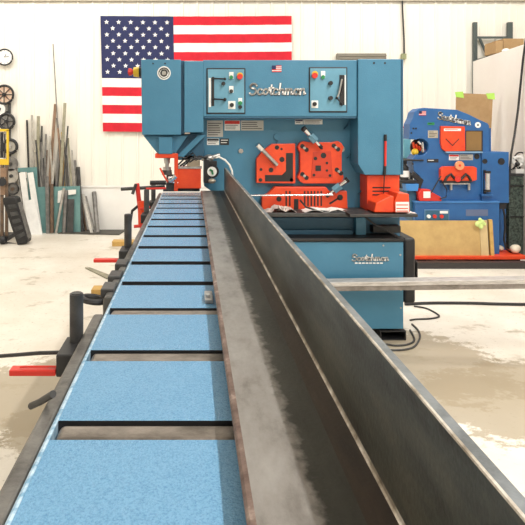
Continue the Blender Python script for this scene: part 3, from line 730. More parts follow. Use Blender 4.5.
q = MB(); q.pbox(489.5, 128, 491, 152, Y2+.05, .1); q.build('rear_cover', BLUE2, m2)
cab2 = qb('base_cabinet', BLUE2, 415.5, 202.6, 499.5, 255.5, Y2-.06, .55)
qb('side_motor_box', BLUE2, 499.6, 203.5, 506, 254, Y2+.12, .3)
qb('cabinet_top_lip', mat('blue_lip', (.05, .19, .46), .4), 415, 201.4, 500, 203.2, Y2-.07, .5)
q = MB(); q.box(P(409, 0, Y2).x, P(518, 0, Y2).x, Y2-.14, Y2+.62, 0.078, .095); q.build('skid_base', ORANGE, m2, bevel=.003)
q = MB(); q.box(P(404, 0, Y2).x, P(518.5, 0, Y2).x, Y2-.16, Y2-.1405, 0.066, .095); q.build('skid_edge', ORANGE, m2)
for (a, b) in ((413, 422), (494, 514)):
    q = MB(); q.box(P(a, 0, Y2).x, P(b, 0, Y2).x, Y2-.1, Y2+.6, 0, .0775); q.build('skid_foot', BLACK, m2)
g2 = qp('window_guard', ORANGE, [(441, 126), (465, 126.5), (465.5, 151), (446, 151.5), (442.5, 149), (441, 143)], Y2-.03, .03)
q = MB(); a, b, d_ = P(446, 139, Y2-.032), P(452.5, 145.5, Y2-.032), P(459, 139, Y2-.032); q.ribbon([(a.x, a.z), (b.x, b.z), (d_.x, d_.z)], .007, Y2-.033, Y2-.03); q.build('guard_mark', BLACK, g2)
decal(444, 128.5, 461, 131, Y2-.03, g2, WHITE, None, 1, ORANGE)
qp('window_frame', BLACK, [(465.6, 130.5), (483, 130.5), (483, 152), (446, 153.6), (446, 151.8), (465.6, 151.3)], Y2-.006, .008)
qb('window_interior', BROWN, 466.3, 131.5, 481.5, 150.5, Y2-.008, .004, bevel=0)
qb('window_ledge', mat('pale_blue_ledge', (.20, .36, .55), .4), 446, 151.6, 483, 153.2, Y2-.035, .03)
script_word('Scotchman', Y2, 437, 118.5, 470, 7, m2, 'side_lettering', wd=.18, tilt=.20)
flag_decal(419, 111, 426, 115.3, Y2, m2)
bd2 = qd('round_badge', WHITE, 478, 125, 2.9, Y2-.004, .006); pd('badge_center', BLACK, 478, 125, .9, Y2-.006, .003, bd2)
decal(428, 130.5, 438, 138, Y2, m2, mat('tan_data_plate', (.50, .45, .36), .5), None, 4)
decal(427.5, 122.5, 434.5, 125, Y2, m2, GREENB, None, 1)
decal(427, 159, 438.5, 162.6, Y2, m2, BLACK, None, 1, WHITE)
decal(449, 154.5, 459, 160.2, Y2, m2, WHITE, RED, 2)
decal(459.5, 154.5, 473, 160.2, Y2, m2, GPL, None, 3)
for x, y, r in ((477, 156.5, 2.7), (485, 161.3, 2.5), (501.5, 161.5, 3.4)): qd('knockout_plug', BLACK, x, y, r, (Y2-.026 if x > 480 else Y2-.006), .008)
for x, y in ((413.5, 128.5), (416, 128.5), (411.5, 133), (413, 164)): qd('bolt', BLACK, x, y, .9, Y2-.004, .006)
# notch station
nt_ = qp('notching_guard', ORANGE, [(441, 169), (444, 166.5), (474, 166.5), (477, 168), (477, 180), (470, 182), (444, 182), (441, 180)], Y2-.05, .05)
q = MB(); c = P(458, 176, Y2-.055)
for s_ in (-1, 1):
    q.tube([c+Vector((s_*.02, 0, -.04)), c+Vector((s_*.075, -.01, .02)), c+Vector((s_*.11, 0, -.01)), c+Vector((s_*.13, 0, -.05))], .013)
q.box(c.x-.15, c.x+.13, c.y-.008, c.y, c.z-.065, c.z-.048)
q.build('notching_arms', BLACK, nt_, smooth=True)
q = MB(); q.cyl(c+Vector((-.01, -.02, -.028)), c+Vector((-.01, 0, -.028)), .03, n=20); q.build('notching_hub', RED, nt_, smooth=True)
dk = pd('peach_dial', PEACH, 460, 165.5, 4.4, Y2-.08, .02, nt_); pd('dial_center', ORANGE, 460, 165.5, 1.2, Y2-.084, .006, dk)
q = MB(); a = P(443, 183.2, Y2-.06); b = P(470, 183.2, Y2-.06); q.box(a.x, b.x, a.y, a.y+.06, a.z-.012, a.z); q.build('notching_table', STEEL, nt_)
for x in (451, 469):
    q = MB(); q.cyl(P(x, 184, Y2-.03), P(x, 190, Y2-.03), .013); q.build('table_bolt', STEEL, nt_, smooth=True)
qb('cylinder_recess', BLACK, 483.5, 170, 486, 194, Y2-.024, .006, bevel=0)
q = MB(); q.cyl(P(487.3, 173, Y2-.05), P(487.3, 190, Y2-.05), .026, n=20); q.build('glass_gauge', CHROME, m2, smooth=True)
for y in (172, 190.5):
    q = MB(); q.cyl(P(487.3, y-1, Y2-.05), P(487.3, y+1.3, Y2-.05), .031, n=20); q.build('gauge_cap', BLACK, m2, smooth=True)
qb('gauge_bracket', BLUE2, 482, 194, 493, 196.5, Y2-.05, .05)
# control box on base
cb2 = qb('switch_panel', mat('blue_panel_rim', (.10, .22, .40), .45), 424.5, 209.5, 449.5, 221, Y2-.07, .02)
qb('switch_panel_face', BLUED, 425.5, 210.5, 448.5, 220.5, Y2-.072, .004, par=cb2, bevel=0)
qb('switch_label', WHITE, 440, 211, 448, 213.5, Y2-.075, .004, par=cb2, bevel=0)
for x, mt in ((429, WHITE), (435, RED), (442, RED)): pd('push_button', mt, x, 216.5, 1.8, Y2-.085, .015, cb2)
qb('worn_label', mat('worn_label_tan', (.12, .16, .28), .5), 466, 209.5, 488, 216, Y2-.0615, .003, bevel=0)
q = MB(); q.tube([P(x, y, Y2-.075) for x, y in ((441, 176), (438, 181), (434, 188), (431, 193))], .006); q.tube([P(x, y, Y2-.075) for x, y in ((441, 180), (447, 190), (446, 197), (440, 199))], .006)
q.build('switch_cable', BLACK, m2, smooth=True)
q = MB(); q.pbox(500, 201.5, 506.5, 209, Y2-.01, .05); q.tube([P(x, y, Y2) for x, y in ((503, 208), (504.5, 215), (505, 228), (504, 240), (506, 249), (512, 253))], .010)
q.build('power_cord', BLACK, m2, smooth=True)
# left shelf + column of small ironworker
sh = qb('tool_shelf', BLACK, 399, 180.5, 417, 183.4, Y2-.05, .2)
qp('shelf_bracket', BLACK, [(414, 172), (424, 180), (419, 192), (414, 192), (418, 181), (411, 176)], Y2-.005, .03)
qp('lower_bracket', BLUED, [(407, 190), (416, 190), (415.5, 222), (413, 222)], Y2+.0, .2)
qb('throat_table', BLACK, 400, 159.5, 424, 161, Y2-.02, .15)
# bottle and bin
bt = thing('spray_bottle', P(405, 180, Y2), 'black and white bottle standing on the small shelf between the two machines', 'bottle')
q = MB(); c = P(404.5, 180.4, Y2+.03); q.cyl(c, c+Vector((0, 0, .13)), .040, n=20); q.build('bottle_body', BLACK, bt, smooth=True)
q = MB(); q.cyl(c+Vector((0, 0, .035)), c+Vector((0, 0, .10)), .0405, n=20); q.build('bottle_label', WHITE, bt, smooth=True)
q = MB(); q.cyl(c+Vector((0, 0, .13)), c+Vector((0, 0, .16)), .04, .018, n=20); q.cyl(c+Vector((0, 0, .16)), c+Vector((0, 0, .20)), .022, n=16); q.build('bottle_cap', BLACK, bt, smooth=True)
bn = MB(); bn.ppoly([(405.8, 184), (419, 184), (418, 191), (406.8, 191)], Y2-.06, .10); bn = bn.build('parts_bin', mat('bright_blue_bin', (.05, .24, .60), .45), bevel=.003)
tag(bn, 'bright blue small parts bin hung below the tool shelf', 'bin')
fs = MB(); fs.ppoly([(419.5, 201.2), (418.5, 193), (421, 189), (430, 189.5), (432, 192), (441, 197), (442, 201.2)], Y2-.066, .06); fs = fs.build('foot_pedal', RED, bevel=.006)
tag(fs, 'red foot pedal housing sitting on the blue base of the smaller ironworker', 'foot pedal')
q = MB(); q.pbox(423.5, 191.5, 430.5, 198, Y2-.069, .004); q.build('pedal_label', WHITE, fs)
bb = MB(); bb.pbox(404, 138.5, 411, 158.5, 6.0, .25); 
tag(bb.build('plastic_tub', LBLUE, bevel=.01), 'light teal plastic tub seen in the gap between the two ironworkers', 'tub')
tubst = MB(); a = P(402, 0, 5.95).x; b = P(413, 0, 5.95).x; zt_ = P(0, 158.5, 6.0).z+.003
tubst.box(a, b, 5.95, 6.3, zt_-.02, zt_-.003)
for x_ in (a, b-.03):
    for y_ in (5.95, 6.27): tubst.box(x_, x_+.03, y_, y_+.03, 0, zt_-.02)
tag(tubst.build('small_table', DGREY), 'dark small table behind the gap between the two ironworkers', 'table')
q = MB(); q.cyl(P(389, 127.2, 6.9), P(409, 127.2, 6.9), .012); tag(q.build('red_pipe', RED, smooth=True), 'thin red pipe on the wall between the two ironworkers', 'pipe')

# boards leaning on base
def slab_yz(q, x0, x1, yb, yt, z0, z1, th):     # a sheet leaning back: bottom at yb, top at yt
    vs = [(x0, yb, z0), (x1, yb, z0), (x1, yt, z1), (x0, yt, z1)]
    A = [q.bm.verts.new(v) for v in vs]; B = [q.bm.verts.new((v[0], v[1]+th, v[2])) for v in vs]
    q._f(A); q._f(B[::-1])
    for i in range(4): q._f([A[i], B[i], B[(i+1) % 4], A[(i+1) % 4]])
YB = Y2-.11
def zpx(y, Y): return H-(y-VY)*Y/F
q = MB(); slab_yz(q, P(399, 0, YB).x, P(480, 0, YB).x, YB-.018, YB+.018, .0955, zpx(221, YB), .012)
tag(q.build('fibreboard_sheet', TAN), 'wide tan fibreboard sheet leaning on the blue base of the smaller ironworker', 'board')
q = MB(); slab_yz(q, P(480.3, 0, YB).x, P(488, 0, YB).x, YB-.018, YB+.018, .0955, zpx(220.5, YB), .012)
tag(q.build('board_offcut', mat('pale_tan_board', (.62, .47, .24), .7)), 'paler narrow board leaning right of the wide tan sheet', 'board')
q = MB(); slab_yz(q, P(490, 0, YB).x, P(493.5, 0, YB).x, YB-.018, YB+.018, .0955, zpx(220, YB), .03)
tag(q.build('timber_strip', WOOD), 'thin upright timber strip leaning at the right of the tan boards', 'board')
q = MB(); 
for i, (x, y, r) in enumerate(((478, 224, 3.0), (482, 222, 2.6), (481, 226.5, 2.6), (484.5, 224, 1.8), (480, 219.5, 1.8))):
    q.sphere(P(x, y, YB-.035), r*YB/F, 8, (1, .5, 1))
tag(q.build('lime_rag', mat('lime_rag', (.62, .78, .28), .7)), 'lime and white rag stuck on the top corner of the tan sheet', 'rag')
# dark rail on floor in front of the second machine
q = MB(); q.box(P(417, 0, 5.03).x, P(548, 0, 5.03).x, 5.00, 5.07, 0, .060); 
tag(q.build('floor_channel', mat('dark_rail', (.045, .04, .04), .5, .2)), 'long dark steel channel on the floor before the orange skid base', 'steel channel')
# pale crumpled things right
for (x, y, r, lab) in ((500, 251, 3.2, 'small cream crumpled bag on the orange base by the power cord'), (515.5, 247, 5.0, 'larger cream bag on the orange base right end near the green cabinet')):
    Yb = 5.32 if x < 510 else 5.22
    q = MB(); c = P(x, y, Yb); rr = r*Yb/F; z0 = .096
    rg = random.Random(x)
    for i in range(4): q.sphere((c.x+rg.uniform(-.3, .3)*rr+.0, Yb+rg.uniform(-.3, .3)*rr-.0, z0+rr*.8+rg.random()*.01), rr*.8, 10, (1.1, 1, .95))
    tag(q.build('crumpled_bag', mat('cream_plastic_bag', (.74, .66, .52), .5), smooth=True), lab, 'bag')

# cardboard sheet behind machine 2
cd = thing('cardboard_sheet', (P(474, 0, 5.95).x, 5.97, 0), 'brown cardboard sheet with lime tape corners standing behind the smaller ironworker', 'cardboard')
Yc = 5.95
q = MB(); q.ppoly([(456.5, 93), (493, 94.5), (488, 200), (454, 200)], Yc, .012)
q.ppoly([(458, 200), (484, 200), (484, 245), (458, 245)], Yc+.013, .012); q.build('sheet', CARD, cd)
for pts in ([(455, 92), (463, 91.5), (464, 98), (456, 97)], [(486, 93.5), (494.5, 93), (495, 99.5), (488, 99)]):
    q = MB(); q.ppoly(pts, Yc-.003, .003); q.build('tape_corner', LIME, cd)
# make it reach the floor
q = MB(); q.box(P(462, 0, Yc).x, P(466, 0, Yc).x, Yc+.015, Yc+.035, 0, .25); q.box(P(478, 0, Yc).x, P(482, 0, Yc).x, Yc+.015, Yc+.035, 0, .25); q.build('support_batten', WOOD, cd)

# green cabinet at right, things on top
gx0, gx1 = P(509, 0, 5.45).x, 3.44
gc = thing('workbench_cabinet', ((gx0+gx1)/2, 5.6, 0), 'dark green mottled cabinet against the white partition at the right edge', 'cabinet')
zt2 = zpx(173.5, 5.45)
q = MB(); q.box(gx0, gx1, 5.45, 5.95, 0, zt2-.03); q.build('body', GREEN, gc, bevel=.004)
q = MB(); q.box(gx0-.005, gx1+.002, 5.445, 5.95, zt2-.028, zt2); q.build('top', DGREY, gc)
for z in (zt2-.13, zt2-.45):
    q = MB(); q.box(gx0+.006, gx1-.004, 5.436, 5.449, z-.004, z+.008); q.build('drawer_edge', BLACK, gc)
hc_ = thing('hose_reel', (gx0+.07, 5.6, zt2), 'white and black coiled hose heap on top of the dark green cabinet', 'hose')
q = MB(); c = P(518, 162, 5.5)
q.ring(P(518, 161, 5.5), .045, .018, (0.2, 1, 0)); q.ring(P(523, 160, 5.52), .05, .016, (-.3, 1, .1)); q.build('white_coil', TIN, hc_, smooth=True)
q = MB(); q.ring(P(520, 157, 5.5), .05, .008, (.1, 1, .2)); q.ring(P(517, 168, 5.5), .028, .010, (0, 1, .2)); q.sphere(P(517.5, 164, 5.47), .024); q.tube([P(511, 170, 5.5), P(516, 166, 5.48), P(521, 172, 5.5)], .008); q.build('black_coil', BLACK, hc_, smooth=True)
q = MB(); a = P(514, 173.4, 5.5); q.box(a.x, a.x+.10, 5.47, 5.56, zt2, zt2+.045); q.build('reel_stand', TIN, hc_)
q = MB(); q.tube([P(x, y, Y) for x, y, Y in ((526, 38, 5.40), (523, 60, 5.44), (520.5, 85, 5.47), (518, 110, 5.50), (514.5, 135, 5.47), (511, 155, 5.42), (509.5, 176, 5.415), (509, 195, 5.415))], .011, 8)
tag(q.build('hanging_hose', BLACK, smooth=True), 'black hose hanging down the white partition at right', 'hose')
q = MB(); q.tube([P(x, y, 5.62) for x, y in ((527, 60), (524, 100), (522, 150))], .005, 8)
tag(q.build('thin_rope', DGREY, smooth=True), 'thin grey cord hanging right of the black hose', 'cord')
q = MB(); q.tube([P(506.3, 118, 6.0), P(506, 148, 6.0)], .008, 8)
tag(q.build('thin_rod', BROWNP, smooth=True), 'short brown rod hung on the white partition above the gearbox', 'rod')

# pallet rack behind the partition
rk = thing('pallet_rack', (3.9, 6.86, 0), 'dark grey-green pallet rack end frame rising behind the white partition', 'rack')
Yr = 6.86
for (a, b, t) in ((474, 477.6, 22), (508.3, 513, 22)):
    q = MB(); q.box(P(a, 0, Yr).x, P(b, 0, Yr).x, Yr, Yr+.045, 0, zpx(t, Yr)); q.build('upright', RACK, rk, bevel=.003)
q = MB(); q.box(P(477, 0, Yr).x, P(508.6, 0, Yr).x, Yr+.008, Yr+.035, zpx(38.2, Yr), zpx(36.2, Yr)); q.build('crossbar', RACK, rk)
q = MB(); q.cyl(P(479.5, 38, Yr+.02), P(489, 60, Yr+.02), .017, n=8); q.build('diagonal_brace', RACK, rk)
zs = 2.245
q = MB(); q.box(3.70, 4.25, 6.1, Yr-.002, zs-.03, zs); 
for (x_, y_) in ((3.70, 6.1), (4.2, 6.1), (4.2, 6.8)): q.box(x_, x_+.04, y_, y_+.04, 0, zs-.03)
q.build('shelf', RACK, rk)
def carton(x0, x1, y0, y1, Y, dep, lab):
    q = MB(); hh = (y1-y0)*Y/F; q.box(P(x0, 0, Y).x, P(x1, 0, Y).x, Y, Y+dep, zpx(y1, Y), zpx(y0, Y)); return tag(q.build('carton', CARD, bevel=.004), lab, 'box')
Ys = 6.3; zb_ = VY-(zs-H)*F/Ys
carton(496, 503, 41, zb_, 6.35, .25, 'small cardboard box standing leftmost on the rack shelf')
carton(503.6, 524, 38.5, zb_, 6.45, .25, 'wide cardboard box on the rack shelf behind the small box')
q = MB(); 
for i in range(5): q.sphere(P(506+i*3.4, zb_-2.2+(-.8*i % 2), 6.2), .04, 10, (1.2, 1, .75))
tag(q.build('plastic_wrap_heap', TIN, smooth=True), 'white plastic wrapping bunched in front of the boxes on the rack shelf', 'plastic wrap')

# ================================================================== FLAG
YFg = 6.90
ws, hs = P(291.5, 0, YFg).x-P(100.5, 0, YFg).x, (131.5-16)*YFg/F
q = MB(); NX, NZ = 76, 52
def fpos(u, v, off=0):
    x = P(100.5, 0, YFg).x+ws*u + .028*v*(1-u)*1.3 - .0*u
    z = H-(16-VY)*YFg/F-hs*v - .008*math.sin(math.pi*u) + .012*u*0
    y = YFg-.012+.006*math.sin(u*34+v*5)*(.4+v*.6)+.004*math.sin(u*71-v*9)-off
    return Vector((x, y, z))
G = [[q.bm.verts.new(fpos(i/NX, j/NZ)) for j in range(NZ+1)] for i in range(NX+1)]
for i in range(NX):
    for j in range(NZ):
        s_ = j*13//NZ; canton = (i+.5)/NX < .38 and s_ < 7
        q.mi = 2 if canton else (0 if s_ % 2 == 0 else 1); q._f([G[i][j], G[i+1][j], G[i+1][j+1], G[i][j+1]])
q.mi = 1
for r in range(9):
    cnt = 6 if r % 2 == 0 else 5
    for k in range(cnt):
        u = .38*((2*k+1 if cnt == 6 else 2*k+2)/12); v = (7/13)*(r+1)/10
        c = fpos(u, v, .0045); R = .034
        vs = []
        for t in range(10):
            a_ = math.pi/2+t*math.pi/5; rr = R if t % 2 == 0 else R*.42
            vs.append(q.bm.verts.new((c.x+rr*math.cos(a_), c.y, c.z+rr*math.sin(a_))))
        cc = q.bm.verts.new(c)
        for t in range(10): q._f([cc, vs[t], vs[(t+1) % 10]])
fl_ = q.build('flag', [FRED, FWHITE, NAVY])
tag(fl_, 'large red, white and blue stars and stripes flag pinned on the cream wall', 'flag')
# wall rail & conduit above main machine
q = MB(); q.box(P(337, 0, 6.87).x, P(386, 0, 6.87).x, 6.86, 6.92, zpx(59, 6.87), zpx(53.5, 6.87)); q.box(P(337, 0, 6.87).x, P(386, 0, 6.87).x, 6.85, 6.86, zpx(56.5, 6.87), zpx(55, 6.87))
tag(q.build('wall_rail', mat('rail_grey_brown', (.22, .20, .16), .5)), 'grey-brown horizontal rail on the wall just above the main ironworker', 'rail')
cdn = thing('wall_conduit', P(403, 60, 6.9), 'thin dark cable dropping down the wall to a small box right of the main ironworker', 'conduit')
q = MB(); q.tube([P(401.7, -30, 6.9), P(402.6, 10, 6.9), P(404, 40, 6.9), P(404.2, 54, 6.9)], .011, 8); q.build('cable', BLACK, cdn, smooth=True)
q = MB(); q.pbox(402, 53.5, 406.6, 59, 6.87, .05); q.build('junction_box', mat('olive_box', (.28, .30, .16), .5), cdn, bevel=.003)

# ================================================================== LEFT WALL CLUTTER
def wheel(name, x, y, r, rim, rimm, facem, hubm, label, spokes=0, cat='wheel', Y=6.86):
    c = P(x, y, Y); R = r*Y/F
    t = thing(name, c-Vector((0, 0, R)), label, cat, None)
    q = MB(); q.ring(c+Vector((0, .01, 0)), R-rim/2, rim/2, n=36); q.build('rim', rimm, t, smooth=True)
    q = MB(); q.cyl(c+Vector((0, .012, 0)), c+Vector((0, .026, 0)), R-rim*.5, n=32); q.build('disc', facem, t, smooth=True)
    q = MB(); q.cyl(c+Vector((0, -.012, 0)), c+Vector((0, .012, 0)), .022, n=16); q.build('hub', hubm, t, smooth=True)
    for k in range(spokes):
        a_ = 2*math.pi*k/spokes; q = MB(); q.tube([c, c+Vector((math.cos(a_)*(R-rim), 0, math.sin(a_)*(R-rim)))], .006, 6); q.build('spoke', rimm, t, smooth=True)
    return t
ck = thing('wall_clock', P(4, 65, 6.88), 'round black-rimmed wall clock with white face, topmost at left edge', 'clock')
c = P(4.3, 57, 6.86)
q = MB(); q.ring(c+Vector((0, .012, 0)), .103, .010, n=40); q.build('rim', BLACK, ck, smooth=True)
q = MB(); q.cyl(c+Vector((0, .012, 0)), c+Vector((0, .03, 0)), .10, n=40); q.build('face', WHITE, ck, smooth=True)
q = MB(); q.ribbon([(c.x, c.z), (c.x+.055, c.z+.008)], .006, c.y+.006, c.y+.010); q.build('minute_hand', DGREY, ck)
q = MB(); q.ribbon([(c.x, c.z), (c.x+.02, c.z+.035)], .007, c.y+.003, c.y+.006); q.build('hour_hand', DGREY, ck)
q = MB()
for k in range(12):
    a_ = k*math.pi/6; q.ribbon([(c.x+.078*math.cos(a_), c.z+.078*math.sin(a_)), (c.x+.088*math.cos(a_), c.z+.088*math.sin(a_))], .004, c.y+.008, c.y+.0115)
q.build('hour_marks', BLACK, ck)
wheel('cart_wheel', 4.0, 94.5, 10.2, .030, BLACK, CREAM, BLACK, 'cart wheel with cream and rust face hung directly below the clock', 8)
wheel('cart_wheel', -1, 109, 7.5, .02, GSTEEL, TIN, BLACK, 'pale wheel cut by the left edge, between rust-faced and black wheels', 0)
wheel('cart_wheel', 6.3, 121.5, 9.0, .036, BLACK, GSTEEL, BLACK, 'thick black-rimmed wheel with pale disc above the yellow frame', 5)
wheel('cart_wheel', 10, 146.5, 8.2, .040, BLACK, LSTEEL, STEEL, 'black tyre wheel with pale hub right of the yellow frame', 0)
wheel('saw_blade', 10.5, 164, 7.5, .008, GSTEEL, GSTEEL, DGREY, 'dull grey disc under the black tyre wheel', 0, 'disc')
wheel('saw_blade', 11, 176, 7.8, .008, GSTEEL, LSTEEL, DGREY, 'paler grey disc below the dull grey disc', 0, 'disc')
wheel('cart_wheel', 12.5, 189, 6.5, .024, DGREY, GSTEEL, RUST, 'lowest small dark wheel on the wall above the leaning black case', 0)
q = MB(); q.box(P(8, 0, 6.9).x, P(10.5, 0, 6.9).x, 6.895, 6.915, zpx(200, 6.9), zpx(88, 6.9)); q.box(P(-5, 0, 6.9).x, P(8.1, 0, 6.9).x, 6.895, 6.915, zpx(113, 6.9), zpx(111, 6.9))
tag(q.build('hanging_rail', DGREY), 'dark vertical hanging rail behind the wheels at the left wall', 'rail')
# yellow stand
ys = thing('yellow_frame', (P(2, 0, 6.3).x, 6.3, 0), 'yellow and black upright frame at the left edge in front of the wheels', 'frame')
Yy = 6.3
q = MB(); q.pbox(6.3, 130, 8.3, 165, Yy, .03); q.pbox(-6, 129, 8.3, 131.5, Yy, .03); q.pbox(-12, 130, -6, 165, Yy, .03); q.pbox(-6, 159, 6.5, 165, Yy+.004, .03); q.build('upper_frame', YEL, ys, bevel=.003)
q = MB(); q.pbox(0, 132, 3, 158, Yy+.01, .02); q.pbox(4, 134, 5, 158, Yy+.01, .02); q.build('inner_bars', BLACK, ys)
q = MB(); q.box(P(5.0, 0, Yy).x, P(7.5, 0, Yy).x, Yy, Yy+.03, 0, zpx(165, Yy)); q.box(P(0, 0, Yy).x, P(3, 0, Yy).x, Yy, Yy+.03, 0, zpx(165, Yy)); q.build('post', RUST, ys)
q = MB(); q.pbox(0, 168, 6.5, 177, Yy-.006, .02); q.build('rusty_plate', BROWNP, ys); q = MB(); q.pbox(0, 185, 5, 195, Yy-.006, .02); q.build('rusty_plate', BROWNP, ys)
q = MB(); q.cyl(P(2, 182, Yy-.03), P(2, 182, Yy), .05); q.build('black_hub', BLACK, ys, smooth=True)
q = MB(); q.box(P(-10, 0, Yy).x, P(9, 0, Yy).x, Yy-.03, Yy+.25, 0, .05); q.build('foot_plate', BLACK, ys)
# leaning black case: tilted sideways
cs = thing('equipment_case', (P(14, 0, 6.15).x, 6.15, 0), 'black ribbed case leaning at the left edge beside the white boards', 'case')
Yk = 6.03
outl = [(2, 200), (4, 197.5), (13, 197), (16, 199), (27.5, 239), (27, 243.5), (17, 245)]
q = MB(); q.ppoly(outl, Yk, .16); q.build('shell', BLACK, cs, bevel=.012)
for k in range(5):
    t = .12+k*.18; a = (5+12*t, 200+42*t); b = (15+11.5*t, 200+38*t)
    q = MB(); q.ppoly([(a[0]+1, a[1]), (b[0]-1, b[1]), (b[0]+.2, b[1]+3.6), (a[0]+2.3, a[1]+3.9)], Yk-.012, .014); q.build('rib', DGREY, cs, bevel=.003)
q = MB(); q.ppoly([(17, 203), (19, 203), (29, 238), (27, 240)], Yk+.02, .1); q.build('side_panel', GSTEEL, cs)
q = MB(); q.tube([P(0, 243.5, Yk+.1), P(6, 243, Yk+.1), P(16, 244.4, Yk+.1)], .015); q.sphere(P(3, 240, Yk+.05), .05); q.build('caster', BLACK, cs, smooth=True)

# stock leaning on the back wall: (x bottom, y bottom, x top, y top, width px, material, kind, label)
def leaner(name, xb, yb, xt, yt, wpx, mt, label, cat, round_=False, dep=None, Yt=None):
    Yb = min(F*H/(yb-VY), 6.80) if dep is None else dep; dep = .008; Yt = Yt or 6.875
    b = P(xb, yb, Yb); b.z = 0.012 if round_ else 0.0; t = P(xt, yt, Yt); r = wpx*6.7/F/2
    q = MB()
    if round_: q.cyl(b, t, r, n=12)
    else:
        d = dep or r*1.2
        vs = [(-r, 0), (r, 0), (r, -d), (-r, -d)]
        A = [q.bm.verts.new((b.x+x_, b.y+y_, b.z)) for x_, y_ in vs]; B = [q.bm.verts.new((t.x+x_, t.y+y_, t.z)) for x_, y_ in vs]
        q._f(A); q._f(B[::-1])
        for i in range(4): q._f([A[i], A[(i+1) % 4], B[(i+1) % 4], B[i]])
    o = q.build(name, mt, smooth=round_, bevel=0 if round_ else .002)
    return tag(o, label, cat)
LS = [
 ('steel_bar', 31, 229, 27, 120, 2.0, BLACK, 'thin black bar, leftmost of the tall stock against the wall'),
 ('steel_bar', 34, 230, 32, 115, 2.4, LSTEEL, 'pale steel bar second from left in the leaning stock'),
 ('angle_iron', 37, 231, 38.5, 116, 3.2, OLIVE, 'olive angle iron third from left, its top beside a dark bar'),
 ('steel_bar', 52, 231, 38, 128, 2.2, DGREY, 'dark bar slanting left from beneath the brown bar'),
 ('steel_bar', 45, 231, 41, 142, 2.6, GSTEEL, 'grey bar leaning between olive angle and crossing dark bar'),
 ('steel_tube', 43, 232, 36, 140, 2.0, DGREY, 'slim dark tube crossing in front of the olive angle'),
 ('flat_bar', 46, 231, 55.5, 104, 3.0, BROWNP, 'tall brown primed flat bar leaning right, mid stock'),
 ('steel_rod', 64, 229, 53, 44, 1.1, GSTEEL, 'very tall thin rod, highest point of the leaning stock'),
 ('flat_bar', 58, 230, 65, 103, 3.2, OLIVE, 'tall pale olive flat bar right of the brown bar'),
 ('steel_bar', 70, 230, 57, 118, 1.8, DGREY, 'dark bar crossing behind the tall olive flat bar'),
 ('steel_tube', 53, 231, 60, 140, 3.2, GSTEEL, 'grey tube leaning just left of the yellowish bar'),
 ('flat_bar', 61, 230, 61.5, 150, 4.6, LSTEEL, 'broad light flat bar upright in the centre of the stock'),
 ('timber_strip', 66, 231, 62, 132, 2.0, WOOD, 'yellowish timber strip behind the broad light flat bar'),
 ('steel_bar', 75, 230, 68, 138, 2.2, OLIVE, 'olive bar leaning on the right part of the stock'),
 ('steel_bar', 71, 231, 66, 155, 2.4, DGREY, 'shorter dark bar right of the broad light flat bar'),
 ('steel_bar', 79, 230, 72, 150, 1.6, LSTEEL, 'slim pale bar leaning near the teal sheet corner'),
 ('steel_tube', 82, 229.5, 78, 167, 4.0, DGREY, 'short dark thick tube at the right end of the teal sheet'),
 ('steel_tube', 86, 229, 76, 172, 2.4, RUST, 'rusty tube leaning beside the short dark thick tube'),
 ('flat_bar', 48, 231, 47, 176, 3.6, GSTEEL, 'grey flat bar standing in front of the left teal edge'),
 ('steel_tube', 52, 231.5, 51.5, 184, 4.0, RUST, 'rust-brown tube standing in front of the teal sheet'),
 ('steel_tube', 56, 231.5, 64, 188, 2.6, LSTEEL, 'short pale tube slanting across the teal sheet'),
 ('steel_tube', 64, 230.5, 66, 190, 4.0, GSTEEL, 'thick grey tube standing right of the slanted pale tube'),
 ('steel_block', 70, 230.5, 71, 199, 6.6, DGREY, 'wide dark olive steel block in front of the teal sheet'),
 ('flat_bar', 92, 229.5, 83, 194, 3.2, LSTEEL, 'short pale flat bar slanting left at the right of the stock'),
 ('flat_bar', 95.5, 229, 86, 196, 1.8, GSTEEL, 'short grey strip behind the slanting pale flat bar'),
 ('steel_tube', 97.5, 227, 94, 192, 4.6, GSTEEL, 'short thick grey tube standing alone at the right of the stock'),
 ('steel_bar', 27, 231, 19, 170, 2.0, DGREY, 'short dark bar leaning behind the white boards'),
 ('steel_bar', 22, 231, 26, 178, 2.0, GSTEEL, 'short grey bar at the left of the teal panel'),
 ('steel_bar', 41, 231, 47, 150, 1.8, RUST, 'rusty slim bar rising behind the grey flat bar'),
 ('steel_bar', 55, 231, 50, 136, 1.6, LSTEEL, 'slim silvery bar between brown bar and crossing dark bar'),
 ('steel_bar', 60, 231, 68, 126, 1.6, DGREY, 'slim dark bar leaning right behind the tall olive bar'),
 ('steel_bar', 44, 231, 46, 134, 1.8, GSTEEL, 'grey bar with its tip left of the brown bar, leaning slightly right'),
 ('steel_bar', 50, 231, 35, 152, 2.0, LSTEEL, 'pale bar slanting down to the right among dark bars, leftmost slanted'),
 ('steel_bar', 58, 231, 51, 148, 2.2, DGREY, 'dark bar whose top sits just left of the brown bar middle'),
 ('steel_bar', 40, 231, 42, 126, 1.8, DGREY, 'dark bar with top just right of the olive angle iron top'),
 ('flat_bar', 67, 231, 58, 128, 2.0, BROWNP, 'narrow brown bar crossing behind the very tall thin rod'),
 ('steel_bar', 73, 230, 64, 142, 2.0, GSTEEL, 'grey bar slanting behind the broad light flat bar to its right'),
 ('steel_bar', 77, 230, 75, 160, 2.4, GSTEEL, 'grey bar with top just left of the short dark thick tube'),
 ('steel_bar', 49, 231, 54, 160, 2.4, LSTEEL, 'light bar rising in front of the brown bar lower half'),
 ('steel_bar', 47, 231, 43, 158, 2.0, DGREY, 'stubby dark bar in front of the crossing bars'),
]
